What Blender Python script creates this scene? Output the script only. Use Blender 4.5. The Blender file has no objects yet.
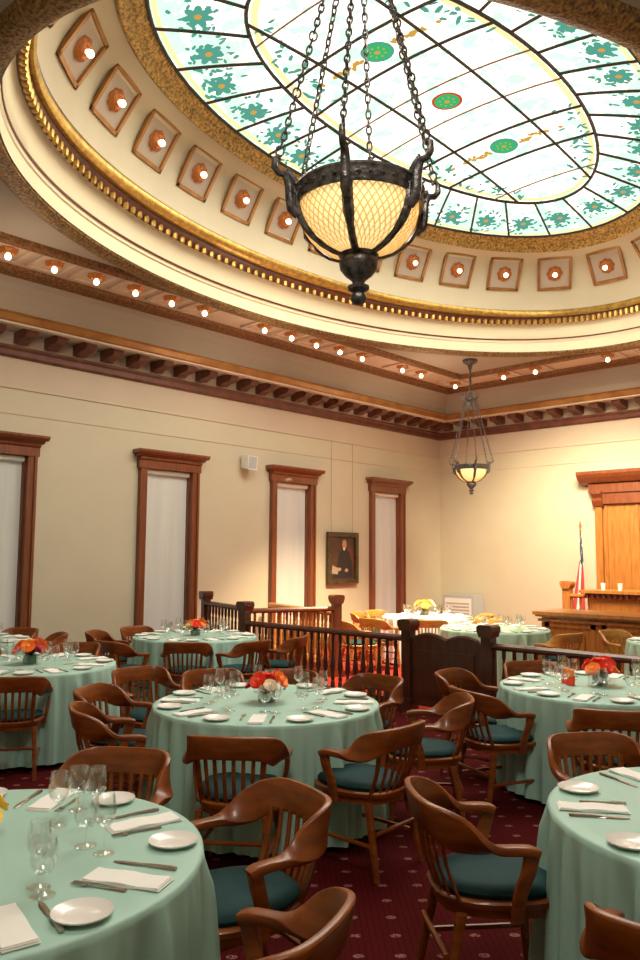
import bpy, math, random
from mathutils import Vector, Matrix
rnd = random.Random(7)
C = bpy.context.scene.collection
PI = math.pi
sin, cos = math.sin, math.cos

# ------------------------------------------------------------------ camera
F_PX, PITCH, ROLL, YAW, CAM_Z = 781.9, math.radians(5.641), math.radians(.388), math.radians(43.503), 1.756
_F = Vector((-sin(YAW)*cos(PITCH), cos(YAW)*cos(PITCH), sin(PITCH)))
_r = Vector((cos(YAW), sin(YAW), 0)); _u = _r.cross(_F)
_R = _r*cos(ROLL) + _u*sin(ROLL); _U = -_r*sin(ROLL) + _u*cos(ROLL)
cd = bpy.data.cameras.new('camera'); cam = bpy.data.objects.new('camera', cd); C.objects.link(cam)
cd.sensor_fit = 'VERTICAL'; cd.sensor_height = 36; cd.lens = F_PX/960*36; cd.clip_end = 100
m = Matrix.Identity(4)
for i in range(3):
    m[i][0], m[i][1], m[i][2] = _R[i], _U[i], -_F[i]
m[2][3] = CAM_Z
cam.matrix_world = m
bpy.context.scene.camera = cam

def prj(p):
    d = Vector(p) - Vector((0, 0, CAM_Z))
    z = d.dot(_F)
    if z <= .05: return (-9999, -9999)
    return (320 + F_PX*d.dot(_R)/z, 480 - F_PX*d.dot(_U)/z)
def in_frame(p, mx=30, my=60):
    u, v = prj(p); return -mx < u < 640+mx and -my < v < 960+my

# ------------------------------------------------------------------ materials
def mat(name, col, rough=.5, metal=0.0, var=None, scale=8, stretch=(1, 1, 1), bump=0, emis=0, ecol=None, coat=0, coords='Object', spec=.5):
    mt = bpy.data.materials.new(name); mt.use_nodes = True
    nt = mt.node_tree; b = nt.nodes['Principled BSDF']
    b.inputs['Base Color'].default_value = (*col, 1); b.inputs['Roughness'].default_value = rough
    b.inputs['Metallic'].default_value = metal; b.inputs['Coat Weight'].default_value = coat
    b.inputs['Specular IOR Level'].default_value = spec
    if emis:
        b.inputs['Emission Color'].default_value = (*(ecol or col), 1); b.inputs['Emission Strength'].default_value = emis
    if var is not None or bump:
        tc = nt.nodes.new('ShaderNodeTexCoord'); mp = nt.nodes.new('ShaderNodeMapping'); mp.inputs['Scale'].default_value = stretch
        ns = nt.nodes.new('ShaderNodeTexNoise'); ns.inputs['Scale'].default_value = scale; ns.inputs['Detail'].default_value = 4
        nt.links.new(tc.outputs[coords], mp.inputs[0]); nt.links.new(mp.outputs[0], ns.inputs['Vector'])
        if var is not None:
            rp = nt.nodes.new('ShaderNodeValToRGB'); rp.color_ramp.elements[0].color = (*col, 1); rp.color_ramp.elements[1].color = (*var, 1)
            rp.color_ramp.elements[0].position = .35; rp.color_ramp.elements[1].position = .65
            nt.links.new(ns.outputs['Fac'], rp.inputs[0]); nt.links.new(rp.outputs[0], b.inputs['Base Color'])
        if bump:
            bp = nt.nodes.new('ShaderNodeBump'); bp.inputs['Strength'].default_value = bump; bp.inputs['Distance'].default_value = .02
            nt.links.new(ns.outputs['Fac'], bp.inputs['Height']); nt.links.new(bp.outputs[0], b.inputs['Normal'])
    return mt
def emat(name, col, s):
    mt = bpy.data.materials.new(name); mt.use_nodes = True; nt = mt.node_tree; nt.nodes.clear()
    o = nt.nodes.new('ShaderNodeOutputMaterial'); e = nt.nodes.new('ShaderNodeEmission')
    e.inputs[0].default_value = (*col, 1); e.inputs[1].default_value = s; nt.links.new(e.outputs[0], o.inputs[0]); return mt

M = {}
M['wall'] = mat('wall paint', (.565, .505, .37), .8, var=(.54, .48, .35), scale=1.5)
M['frieze'] = mat('frieze paint', (.58, .475, .37), .8, var=(.55, .455, .35), scale=1.5)
M['ceil'] = mat('ceiling paint', (.40, .33, .265), .8, var=(.38, .31, .25), scale=1.2)
M['band'] = mat('band paint', (.62, .45, .34), .8)
M['cream'] = mat('cream plaster', (.84, .75, .52), .7, var=(.80, .71, .49), scale=2, emis=.05)  # faint emission added to brighten the plaster, which is no lamp
M['cone'] = mat('coffer band plaster', (.55, .475, .335), .75, var=(.52, .445, .315), scale=2)
M['taupe'] = mat('coffer panel', (.42, .34, .27), .8)
M['gold'] = mat('aged gold leaf', (.40, .23, .07), .5, .4, var=(.085, .045, .018), scale=34, bump=1)
M['gold2'] = mat('bright gilding', (.62, .40, .10), .35, .65, var=(.40, .23, .05), scale=14, bump=.3)
M['gold3'] = mat('speckled skylight gilding', (.60, .38, .10), .45, .4, var=(.16, .09, .03), scale=30, bump=1)
M['trimbrown'] = mat('ornate brown gilding', (.30, .14, .045), .5, .3, var=(.13, .05, .02), scale=26, bump=.9)
M['cornice'] = mat('cornice wood', (.17, .055, .03), .45, var=(.10, .03, .018), scale=6)
M['goldwood'] = mat('gilded cornice moulding', (.40, .19, .055), .4, .35, var=(.28, .12, .03), scale=4)
M['sill'] = mat('cornice soffit', (.60, .50, .40), .8)
M['wood'] = mat('window oak', (.22, .062, .018), .42, var=(.15, .036, .012), scale=5, stretch=(6, 6, .6), coat=.2)
M['dwood'] = mat('dark rail mahogany', (.085, .024, .010), .38, var=(.055, .014, .007), scale=5, stretch=(4, 4, .8), coat=.3)
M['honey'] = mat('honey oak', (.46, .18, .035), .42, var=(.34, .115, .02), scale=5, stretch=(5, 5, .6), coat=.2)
M['chair'] = mat('chair oak', (.27, .068, .009), .36, var=(.17, .038, .006), scale=7, stretch=(1, 1, 4), coat=.15, spec=.35)
M['teal'] = mat('teal vinyl', (.008, .045, .048), .7, var=(.006, .036, .040), scale=10, spec=.2)
M['blind'] = mat('blind fabric', (.58, .575, .53), .8, var=(.54, .535, .50), scale=2, stretch=(1, 6, .3), emis=.05, ecol=(.8, .74, .66))  # weak warm emission added to lighten the blinds
M['white'] = mat('white paint', (.80, .78, .72), .5)
M['china'] = mat('white china', (.90, .87, .83), .22, coat=.4)
M['napkin'] = mat('white linen', (.94, .92, .88), .85)
M['steel'] = mat('silver cutlery', (.42, .38, .33), .25, .9)
M['iron'] = mat('dark bronze', (.16, .145, .14), .36, .6, var=(.05, .045, .045), scale=30, bump=.4)
M['leaf'] = mat('leaves', (.03, .10, .03), .6, var=(.015, .05, .015), scale=20)
M['grey'] = mat('grey enamel', (.42, .44, .44), .5)
M['skin'] = mat('painted skin', (.50, .27, .15), .6)
M['paint_dark'] = mat('dark oil paint', (.035, .022, .018), .5, var=(.10, .035, .02), scale=3)
M['paint_black'] = mat('black oil paint', (.02, .017, .017), .5)
M['paint_red'] = mat('russet oil paint', (.16, .045, .02), .6)
M['brownpanel'] = mat('brown coffer panel', (.20, .085, .035), .6)
M['rosette'] = mat('copper rosette', (.30, .10, .02), .4, .35, var=(.12, .035, .01), scale=30, bump=.5, emis=.18, ecol=(.9, .22, .03))  # orange emission stands in for the bulb's glow on the copper
M['bulb'] = emat('lit bulb', (1, .80, .50), 9)
for n, c in dict(red=(.85, .05, .015), orange=(.95, .24, .03), yellow=(.95, .68, .10), pale=(.90, .72, .50), burg=(.45, .03, .03)).items():
    M['fl_'+n] = mat('petals '+n, c, .6, emis=.06)
def cloth_mat(name, c1, c2):
    return mat(name, c1, .48, var=c2, scale=3, spec=.45)
M['mint'] = cloth_mat('mint satin cloth', (.40, .625, .54), (.375, .595, .515))
M['whitecloth'] = cloth_mat('white linen cloth', (.85, .84, .78), (.82, .81, .75))
M['palegreen'] = cloth_mat('pale mint cloth', (.40, .60, .44), (.38, .57, .42))

# thin glass
g = bpy.data.materials.new('clear glass'); g.use_nodes = True; nt = g.node_tree; nt.nodes.clear()
o = nt.nodes.new('ShaderNodeOutputMaterial'); mx = nt.nodes.new('ShaderNodeMixShader'); tr = nt.nodes.new('ShaderNodeBsdfTransparent'); gl = nt.nodes.new('ShaderNodeBsdfGlossy')
lw = nt.nodes.new('ShaderNodeLayerWeight'); lw.inputs[0].default_value = .32
tr.inputs[0].default_value = (.98, .985, .98, 1); gl.inputs['Roughness'].default_value = .08; gl.inputs[0].default_value = (1, 1, 1, 1)
mr = nt.nodes.new('ShaderNodeMapRange'); mr.inputs['To Min'].default_value = .05; mr.inputs['To Max'].default_value = .6
nt.links.new(lw.outputs['Facing'], mr.inputs[0]); nt.links.new(mr.outputs[0], mx.inputs[0]); nt.links.new(tr.outputs[0], mx.inputs[1]); nt.links.new(gl.outputs[0], mx.inputs[2]); nt.links.new(mx.outputs[0], o.inputs[0])
M['glass'] = g

# carpet: dark red with a diagonal lattice of small pale dashes and fine stripes
c = bpy.data.materials.new('patterned carpet'); c.use_nodes = True; nt = c.node_tree; b = nt.nodes['Principled BSDF']; b.inputs['Roughness'].default_value = .95; b.inputs['Specular IOR Level'].default_value = .1
def N(t, **k):
    n = nt.nodes.new(t)
    for a, v in k.items(): setattr(n, a, v)
    return n
def MATH(op, a, bb=None, cc=None):
    n = nt.nodes.new('ShaderNodeMath'); n.operation = op
    for i, x in enumerate((a, bb, cc)):
        if x is None: continue
        if isinstance(x, (int, float)): n.inputs[i].default_value = x
        else: nt.links.new(x, n.inputs[i])
    return n.outputs[0]
tc = N('ShaderNodeTexCoord'); mp = N('ShaderNodeMapping'); mp.inputs['Rotation'].default_value = (0, 0, math.radians(-45)); mp.inputs['Scale'].default_value = (5.35, 5.35, 5.35)
nt.links.new(tc.outputs['Object'], mp.inputs[0]); sp = N('ShaderNodeSeparateXYZ'); nt.links.new(mp.outputs[0], sp.inputs[0])
fx = MATH('SUBTRACT', MATH('FRACT', sp.outputs[0]), .5); fy = MATH('SUBTRACT', MATH('FRACT', sp.outputs[1]), .5)
d2 = MATH('ADD', MATH('POWER', MATH('DIVIDE', fx, .14), 2), MATH('POWER', MATH('DIVIDE', fy, .095), 2))
dot = MATH('LESS_THAN', d2, 1.0)
ns = N('ShaderNodeTexNoise'); ns.inputs['Scale'].default_value = 70; nt.links.new(tc.outputs['Object'], ns.inputs['Vector'])
dotn = MATH('MULTIPLY', dot, MATH('GREATER_THAN', ns.outputs['Fac'], .44))
st = MATH('LESS_THAN', MATH('FRACT', MATH('MULTIPLY', sp.outputs[0], 6)), .25)
st2 = MATH('MULTIPLY', st, .5)
m1 = N('ShaderNodeMix', data_type='RGBA'); m1.inputs[6].default_value = (.070, .0028, .0028, 1); m1.inputs[7].default_value = (.020, .0015, .004, 1); nt.links.new(st2, m1.inputs[0])
n2 = N('ShaderNodeTexNoise'); n2.inputs['Scale'].default_value = 5; nt.links.new(tc.outputs['Object'], n2.inputs['Vector'])
m2 = N('ShaderNodeMix', data_type='RGBA'); m2.inputs[7].default_value = (.24, .10, .09, 1); nt.links.new(dotn, m2.inputs[0]); nt.links.new(m1.outputs[2], m2.inputs[6]); nt.links.new(m2.outputs[2], b.inputs['Base Color'])
M['carpet'] = c
M['litcarpet'] = mat('red carpet with painted light', (.36, .030, .016), .95, var=(.28, .018, .012), scale=9, spec=.1)  # red raised beyond the railing: strong lighting put into the carpet colour

# amber bowl glass with a fish-net pattern, lit from inside
c = bpy.data.materials.new('lit amber glass'); c.use_nodes = True; nt = c.node_tree; b = nt.nodes['Principled BSDF']
tc = N('ShaderNodeTexCoord'); sp = N('ShaderNodeSeparateXYZ'); nt.links.new(tc.outputs['Object'], sp.inputs[0])
ang = MATH('MULTIPLY', MATH('ARCTAN2', sp.outputs[1], sp.outputs[0]), 48/(2*PI)); zz = MATH('MULTIPLY', sp.outputs[2], 21)
a1 = MATH('ABSOLUTE', MATH('SUBTRACT', MATH('FRACT', MATH('ADD', ang, zz)), .5)); a2 = MATH('ABSOLUTE', MATH('SUBTRACT', MATH('FRACT', MATH('SUBTRACT', ang, zz)), .5))
net = MATH('LESS_THAN', MATH('MINIMUM', a1, a2), .14)
lwn = N('ShaderNodeLayerWeight'); lwn.inputs[0].default_value = .5
m0 = N('ShaderNodeMix', data_type='RGBA'); m0.inputs[6].default_value = (1, .80, .36, 1); m0.inputs[7].default_value = (.85, .36, .05, 1); nt.links.new(MATH('POWER', lwn.outputs['Facing'], 1.3), m0.inputs[0])
m1 = N('ShaderNodeMix', data_type='RGBA'); m1.inputs[7].default_value = (.42, .17, .03, 1); nt.links.new(MATH('MULTIPLY', net, .7), m1.inputs[0]); nt.links.new(m0.outputs[2], m1.inputs[6])
nt.links.new(m1.outputs[2], b.inputs['Emission Color']); nt.links.new(m1.outputs[2], b.inputs['Base Color']); b.inputs['Emission Strength'].default_value = 1.15; b.inputs['Roughness'].default_value = .2
M['amber'] = c

# stained glass field: bright milky glass with faint gold and teal clouds
c = bpy.data.materials.new('milky stained glass'); c.use_nodes = True; nt = c.node_tree; nt.nodes.clear()
o = N('ShaderNodeOutputMaterial'); e = N('ShaderNodeEmission'); nt.links.new(e.outputs[0], o.inputs[0]); e.inputs[1].default_value = 1.9
tc = N('ShaderNodeTexCoord'); sp = N('ShaderNodeSeparateXYZ'); nt.links.new(tc.outputs['Object'], sp.inputs[0])
rr = MATH('SQRT', MATH('ADD', MATH('POWER', MATH('DIVIDE', sp.outputs[0], 2.24), 2), MATH('POWER', MATH('DIVIDE', sp.outputs[1], 4.16), 2)))
ns = N('ShaderNodeTexNoise'); ns.inputs['Scale'].default_value = 3.4; ns.inputs['Detail'].default_value = 6; nt.links.new(tc.outputs['Object'], ns.inputs['Vector'])
edge = N('ShaderNodeMapRange'); edge.inputs[1].default_value = .70; edge.inputs[2].default_value = .98; nt.links.new(rr, edge.inputs[0])
ns3 = N('ShaderNodeTexNoise'); ns3.inputs['Scale'].default_value = 5.5; ns3.inputs['Detail'].default_value = 5; nt.links.new(tc.outputs['Object'], ns3.inputs['Vector'])
teal = MATH('MULTIPLY', MATH('GREATER_THAN', MATH('ADD', ns3.outputs['Fac'], MATH('MULTIPLY', edge.outputs[0], .14)), .56), .8)
gold = N('ShaderNodeMapRange'); gold.inputs[1].default_value = .52; gold.inputs[2].default_value = .70; nt.links.new(ns.outputs['Fac'], gold.inputs[0])
ma = N('ShaderNodeMix', data_type='RGBA'); ma.inputs[6].default_value = (1, .96, .84, 1); ma.inputs[7].default_value = (1.0, .74, .36, 1); nt.links.new(MATH('MULTIPLY', gold.outputs[0], .55), ma.inputs[0])
mb = N('ShaderNodeMix', data_type='RGBA'); mb.inputs[7].default_value = (.30, .56, .42, 1); nt.links.new(teal, mb.inputs[0]); nt.links.new(ma.outputs[2], mb.inputs[6])
lines = MATH('MULTIPLY', MATH('LESS_THAN', MATH('FRACT', MATH('MULTIPLY', sp.outputs[1], 8)), .10), .25)
mc = N('ShaderNodeMix', data_type='RGBA'); mc.inputs[7].default_value = (.62, .60, .42, 1); nt.links.new(lines, mc.inputs[0]); nt.links.new(mb.outputs[2], mc.inputs[6])
nt.links.new(mc.outputs[2], e.inputs[0])
M['milky'] = c
M['g_teal'] = emat('teal stained glass', (.11, .40, .30), .95)
M['g_green'] = emat('emerald stained glass', (.06, .60, .20), .85)
M['g_red'] = emat('red stained glass', (.80, .10, .03), .8)
M['g_gold'] = emat('amber stained glass', (.80, .42, .07), .9)
M['g_border'] = emat('pale amber border glass', (1.0, .78, .38), 1.25)
M['lead'] = mat('lead came', (.035, .025, .02), .6)
M['leadthin'] = mat('thin copper came', (.30, .14, .05), .6)

# ------------------------------------------------------------------ mesh builder
class MB:
    def __init__(s): s.v = []; s.f = []; s.m = []; s.mi = 0
    def add(s, vs, fs):
        n = len(s.v); s.v += [tuple(p) for p in vs]; s.f += [tuple(i+n for i in f) for f in fs]; s.m += [s.mi]*len(fs); return s
    def box(s, x0, x1, y0, y1, z0, z1):
        return s.add([(x0, y0, z0), (x1, y0, z0), (x1, y1, z0), (x0, y1, z0), (x0, y0, z1), (x1, y0, z1), (x1, y1, z1), (x0, y1, z1)],
                     [(0, 3, 2, 1), (4, 5, 6, 7), (0, 1, 5, 4), (1, 2, 6, 5), (2, 3, 7, 6), (3, 0, 4, 7)])
    def loft(s, rings, caps=True, closed=False):
        n = len(rings[0]); vs = [p for r in rings for p in r]; fs = []
        K = len(rings)
        for i in range(K if closed else K-1):
            a, b_ = i*n, ((i+1) % K)*n
            for j in range(n): fs.append((a+j, a+(j+1) % n, b_+(j+1) % n, b_+j))
        if caps and not closed: fs += [tuple(range(n))[::-1], tuple((K-1)*n+j for j in range(n))]
        return s.add(vs, fs)
    def tube(s, pts, rad, n=8, caps=True, closed=False):
        P = [Vector(p) for p in pts]; rings = []
        K = len(P); prev = None
        for i, p in enumerate(P):
            if closed: t = P[(i+1) % K]-P[(i-1) % K]
            else: t = P[min(i+1, K-1)]-P[max(i-1, 0)]
            t.normalize()
            if prev is None:
                a = Vector((0, 0, 1)) if abs(t.z) < .9 else Vector((1, 0, 0)); u = t.cross(a).normalized()
            else: u = (prev-t*prev.dot(t)).normalized()
            prev = u; w = t.cross(u); r = rad[i] if isinstance(rad, (list, tuple)) else rad
            rings.append([p+(u*cos(2*PI*j/n)+w*sin(2*PI*j/n))*r for j in range(n)])
        return s.loft(rings, caps, closed)
    def lathe(s, prof, n=16, cx=0, cy=0, cz=0, sx=1, sy=1):
        vs = []; fs = []
        for r, z in prof: vs += [(cx+r*sx*cos(2*PI*j/n), cy+r*sy*sin(2*PI*j/n), cz+z) for j in range(n)]
        K = len(prof)
        for i in range(K-1):
            for j in range(n): fs.append((i*n+j, i*n+(j+1) % n, (i+1)*n+(j+1) % n, (i+1)*n+j))
        if prof[0][0] > 1e-4: fs.append(tuple(range(n))[::-1])
        if prof[-1][0] > 1e-4: fs.append(tuple((K-1)*n+j for j in range(n)))
        return s.add(vs, fs)
    def prism(s, poly, axis, a0, a1):
        # poly: 2D points in the two other axes (order xyz without axis)
        def mk(p, a):
            q = list(p); q.insert(axis, a); return tuple(q)
        n = len(poly); vs = [mk(p, a0) for p in poly]+[mk(p, a1) for p in poly]
        fs = [(i, (i+1) % n, n+(i+1) % n, n+i) for i in range(n)]+[tuple(range(n))[::-1], tuple(range(n, 2*n))]
        return s.add(vs, fs)
    def mesh(s, name, mats, smooth=False):
        me = bpy.data.meshes.new(name); me.from_pydata(s.v, [], s.f)
        for q in (mats if isinstance(mats, (list, tuple)) else [mats]): me.materials.append(q)
        me.polygons.foreach_set('material_index', s.m)
        me.validate(); me.update()
        import bmesh
        bm = bmesh.new(); bm.from_mesh(me); bmesh.ops.remove_doubles(bm, verts=bm.verts, dist=1e-5)
        bmesh.ops.recalc_face_normals(bm, faces=bm.faces); bm.to_mesh(me); bm.free()
        if smooth:
            me.polygons.foreach_set('use_smooth', [True]*len(me.polygons))
            try: me.set_sharp_from_angle(angle=math.radians(45))
            except Exception: pass
        return me

def link(name, me, parent=None, loc=None, rz=0):
    ob = bpy.data.objects.new(name, me); C.objects.link(ob)
    if parent: ob.parent = parent
    if loc: ob.location = loc
    ob.rotation_euler.z = rz
    return ob
def tag(ob, label=None, cat=None, group=None, kind=None):
    if label: ob['label'] = label
    if cat: ob['category'] = cat
    if group: ob['group'] = group
    if kind: ob['kind'] = kind
    return ob
def thing(name, label, cat, loc=(0, 0, 0), rz=0, group=None):
    ob = bpy.data.objects.new(name, None); C.objects.link(ob); ob.location = loc; ob.rotation_euler.z = rz; ob.empty_display_size = .1
    return tag(ob, label, cat, group)
def struct(name, mb, mt, parent=None, smooth=False, label=None, cat=None):
    ob = link(name, mb.mesh(name, mt, smooth), parent)
    if parent is None: tag(ob, label, cat, None, 'structure')
    return ob
def copy_tree(o_, label=None, loc=None, rz=None, group=None):
    r = o_.copy(); C.objects.link(r)
    for ch in o_.children:
        c_ = ch.copy(); C.objects.link(c_); c_.parent = r
        for g_ in ch.children:
            d = g_.copy(); C.objects.link(d); d.parent = c_
    if label: r['label'] = label
    if group: r['group'] = group
    if loc is not None: r.location = loc
    if rz is not None: r.rotation_euler.z = rz
    return r

# ------------------------------------------------------------------ room shell
XL, YF, XR, YB, ZC = -10.5, 15.14, .9, -1.0, 5.5
EX, EY = -5.2, 7.72               # centre of the oval
struct('floor', MB().box(XL, XR, YB, YF, -.1, 0), M['carpet'], label='dark red patterned carpet floor', cat='floor')
struct('floor_1', MB().box(XL, XR, 7.42, YF, 0, .008), M['litcarpet'], label='red carpet with painted light beyond the railing', cat='floor')
# window openings on the left wall (centre y, half width of the opening)
WIN = [(4.62, 3.14), (7.48, 3.16), (10.30, 3.18), (13.13, 3.20)]
WH = .455; WT = 3.16; WB = .32
w = MB(); ys = [YB]
for cy_, _ in WIN: ys += [cy_-WH, cy_+WH]
ys.append(YF)
for i in range(0, len(ys), 2): w.box(XL-.25, XL, ys[i], ys[i+1], 0, 5.6)
for cy_, _ in WIN: w.box(XL-.25, XL, cy_-WH, cy_+WH, WT, 5.6); w.box(XL-.25, XL, cy_-WH, cy_+WH, 0, WB)
struct('wall_left', w, M['wall'], label='long beige wall with tall windows', cat='wall')
struct('wall_far', MB().box(XL-.25, XR+.2, YF, YF+.2, 0, 5.6), M['wall'], label='beige end wall behind the judge bench', cat='wall')
struct('wall_right', MB().box(XR, XR+.2, YB, YF, 0, 5.6), M['wall'], label='beige wall beside the camera', cat='wall')
struct('wall_back', MB().box(XL-.25, XR+.2, YB-.2, YB, 0, 5.6), M['wall'], label='beige wall behind the camera', cat='wall')
# ceiling plate with the oval hole
def ell(a, b, n, z, ph=0): return [(EX+a*cos(2*PI*i/n+ph), EY+b*sin(2*PI*i/n+ph), z) for i in range(n)]
NE = 144
cm = MB(); inner = ell(3.50, 5.36, NE, ZC); outer = []
for i in range(NE):
    dx, dy = cos(2*PI*i/NE), sin(2*PI*i/NE)
    kx = ((XR+.1 if dx > 0 else XL-.1)-EX)/dx if abs(dx) > 1e-6 else 1e9
    ky = ((YF+.1 if dy > 0 else YB-.1)-EY)/dy if abs(dy) > 1e-6 else 1e9
    k = min(kx, ky); outer.append((EX+dx*k, EY+dy*k, ZC))
cm.add(inner+outer, [(i, (i+1) % NE, NE+(i+1) % NE, NE+i) for i in range(NE)])
for cx_, cy_ in ((XL-.1, YB-.1), (XL-.1, YF+.1), (XR+.1, YB-.1), (XR+.1, YF+.1)):
    j = min(range(NE), key=lambda i: (outer[i][0]-cx_)**2+(outer[i][1]-cy_)**2)
    near = sorted(range(NE), key=lambda i: (outer[i][0]-cx_)**2+(outer[i][1]-cy_)**2)
    js = [i for i in (j-1, j, j+1)]
    js = [i % NE for i in js]
    cm.add([outer[js[0]], outer[js[1]], (cx_, cy_, ZC)], [(0, 1, 2)]); cm.add([outer[js[1]], outer[js[2]], (cx_, cy_, ZC)], [(0, 1, 2)])
struct('ceiling', cm, M['ceil'], label='flat taupe ceiling around the oval dome', cat='ceiling')

# profile swept along a rectangle at inset p from the walls: prof = [(p, z)...]
def rect_sweep(mb, prof):
    rings = []
    for p, z in prof:
        rings.append([(XL+p, YB+p, z), (XR-p, YB+p, z), (XR-p, YF-p, z), (XL+p, YF-p, z)])
    n = len(prof); vs = [q for r in rings for q in r]; fs = []
    for i in range(n-1):
        for j in range(4): fs.append((i*4+j, i*4+(j+1) % 4, (i+1)*4+(j+1) % 4, (i+1)*4+j))
    return mb.add(vs, fs)
t = rect_sweep(MB(), [(-.01, 4.50), (.03, 4.50), (.06, 4.53), (.06, 4.60), (.09, 4.63), (.09, 4.66), (-.01, 4.66)])
tr1 = struct('trim_1', t, M['cornice'], label='dark wooden lower moulding of the cornice with brackets', cat='cornice')
t = rect_sweep(MB(), [(-.01, 4.66), (.03, 4.66), (.03, 4.86), (.46, 4.86)])
struct('trim_2', t, M['sill'], label='pale soffit of the cornice', cat='cornice')
t = rect_sweep(MB(), [(.44, 4.87), (.44, 4.82), (.55, 4.82), (.56, 4.86)])
struct('trim_3', t, M['sill'], label='pale edge strip of the cornice', cat='cornice')
t = rect_sweep(MB(), [(.55, 4.84), (.58, 4.86), (.60, 4.93), (.62, 4.95), (.60, 4.97), (.55, 4.98)])
struct('trim_4', t, M['goldwood'], label='gilded upper moulding of the cornice', cat='cornice')
t = rect_sweep(MB(), [(.56, 4.98), (.56, 5.10), (.58, 5.22), (.63, 5.34), (.72, 5.42)])
struct('trim_5', t, M['ceil'], label='plain taupe cove above the cornice', cat='cove')
t = rect_sweep(MB(), [(.70, 5.42), (.72, 5.39), (.80, 5.40), (.88, 5.43), (.90, 5.50)])
struct('trim_6', t, M['trimbrown'], label='ornate brown outer moulding of the light band', cat='moulding')
t = rect_sweep(MB(), [(.86, 5.485), (1.62, 5.485)])
struct('trim_7', t, M['band'], label='pinkish flat band that carries the small lights', cat='ceiling band')
t = rect_sweep(MB(), [(1.58, 5.50), (1.59, 5.44), (1.65, 5.42), (1.73, 5.44), (1.76, 5.50)])
struct('trim_8', t, M['trimbrown'], label='ornate brown inner moulding of the light band', cat='moulding')
# brackets (modillions) under the cornice
bk = MB(); bk.prism([(-.10, .0), (.10, .0), (.10, .13), (-.10, .13)], 0, .03, .12)
bk = MB()
pr = [(.03, 4.70), (.12, 4.68), (.22, 4.72), (.34, 4.73), (.41, 4.75), (.43, 4.79), (.43, 4.85), (.03, 4.85)]
bk.prism([(a, b_) for a, b_ in pr], 1, -.085, .085)
bm_ = bk.mesh('bracket', M['cornice'])
for i in range(34):
    y = YF-.32-.452*i
    if y > YB+.2:
        link('bracket', bm_, tr1, (XL, y, 0), 0)
for i in range(24):
    x = XL+.32+.452*i
    if x < XR-.2: link('bracket', bm_, tr1, (x, YF, 0), -PI/2)
# picture-rail lines on the walls
t = rect_sweep(MB(), [(-.01, 4.06), (.02, 4.07), (.02, 4.10), (-.01, 4.11)])
rect_sweep(t, [(-.01, 3.70), (.012, 3.71), (.012, 3.735), (-.01, 3.74)])
struct('trim_9', t, M['frieze'], label='thin picture rail lines high on the walls', cat='moulding')
t = rect_sweep(MB(), [(.004, 4.10), (.004, 4.52)])
struct('trim_10', t, M['frieze'], label='darker frieze below the cornice', cat='frieze')
bb = MB(); 
for a in ((XL, XL+.03, YB, YF),): bb.box(*a, 0, .22)
struct('baseboard_left', bb, M['wood'], label='brown baseboard along the window wall', cat='baseboard')
struct('baseboard_far', MB().box(XL+.03, -6.85, YF-.03, YF, 0, .22), M['wood'], label='brown baseboard along the end wall', cat='baseboard')

# ------------------------------------------------------------------ oval dome
def ering(prof, mt, name, label, smooth=True, n=NE):
    mb = MB(); vs = [q for a, b_, z in prof for q in ell(a, b_, n, z)]; fs = []
    for i in range(len(prof)-1):
        for j in range(n): fs.append((i*n+j, i*n+(j+1) % n, (i+1)*n+(j+1) % n, (i+1)*n+j))
    mb.add(vs, fs)
    return struct(name, mb, mt, smooth=smooth, label=label, cat='moulding')
ering([(3.76, 5.58, 5.51), (3.74, 5.56, 5.42), (3.68, 5.52, 5.39), (3.58, 5.42, 5.39), (3.50, 5.36, 5.42), (3.48, 5.34, 5.50)], M['gold'], 'trim_11', 'ornate gilded oval frame around the dome')
ering([(3.48, 5.34, 5.44), (3.47, 5.34, 5.60), (3.44, 5.33, 5.61), (3.43, 5.32, 5.66), (3.40, 5.31, 5.67), (3.37, 5.29, 5.76), (3.32, 5.26, 5.86), (3.26, 5.22, 5.93)], M['cream'], 'trim_12', 'cream oval cove of the dome')
ering([(3.435, 5.325, 5.655), (3.42, 5.315, 5.645), (3.405, 5.31, 5.675)], M['cornice'], 'trim_13', 'thin dark line around the cream cove')
ering([(3.27, 5.23, 5.93), (3.22, 5.18, 5.89), (3.20, 5.17, 5.92), (3.10, 5.15, 5.97), (3.09, 5.14, 6.02)], M['cornice'], 'trim_14', 'dark gilded oval ring of bead ornament')
tg = ering([(3.12, 5.16, 6.00), (3.02, 5.10, 5.99), (2.97, 5.08, 6.03), (2.95, 5.10, 6.08), (2.95, 5.12, 6.12)], M['gold2'], 'trim_15', 'bright gilded oval ring above the beads')
# egg ornament: one mesh, a surface pattern of the ring
mb = MB()
for i in range(216):
    th = 2*PI*i/216
    x, y = EX+3.185*cos(th), EY+5.165*sin(th)
    mb.lathe([(0.001, -.06), (.034, -.05), (.040, 0), (.036, .045), (.001, .055)], 6, x, y, 5.925)
eg = link('bead_ornament', mb.mesh('bead_ornament', M['gold2'], True), tg)
C0, C1 = (2.94, 5.10, 6.10), (2.40, 4.42, 6.96)
ering([C0, (2.945, 5.05, 6.36), (2.88, 4.93, 6.60), (2.76, 4.78, 6.80), (2.58, 4.60, 6.92), C1], M['cone'], 'trim_16', 'sloping cream oval band with square light coffers')
ering([(2.42, 4.44, 6.93), (2.38, 4.40, 6.90), (2.33, 4.33, 6.94), (2.31, 4.30, 7.0), (2.26, 4.22, 7.02), (2.22, 4.14, 7.09)], M['gold3'], 'trim_17', 'gilded oval frame of the skylight')

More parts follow.
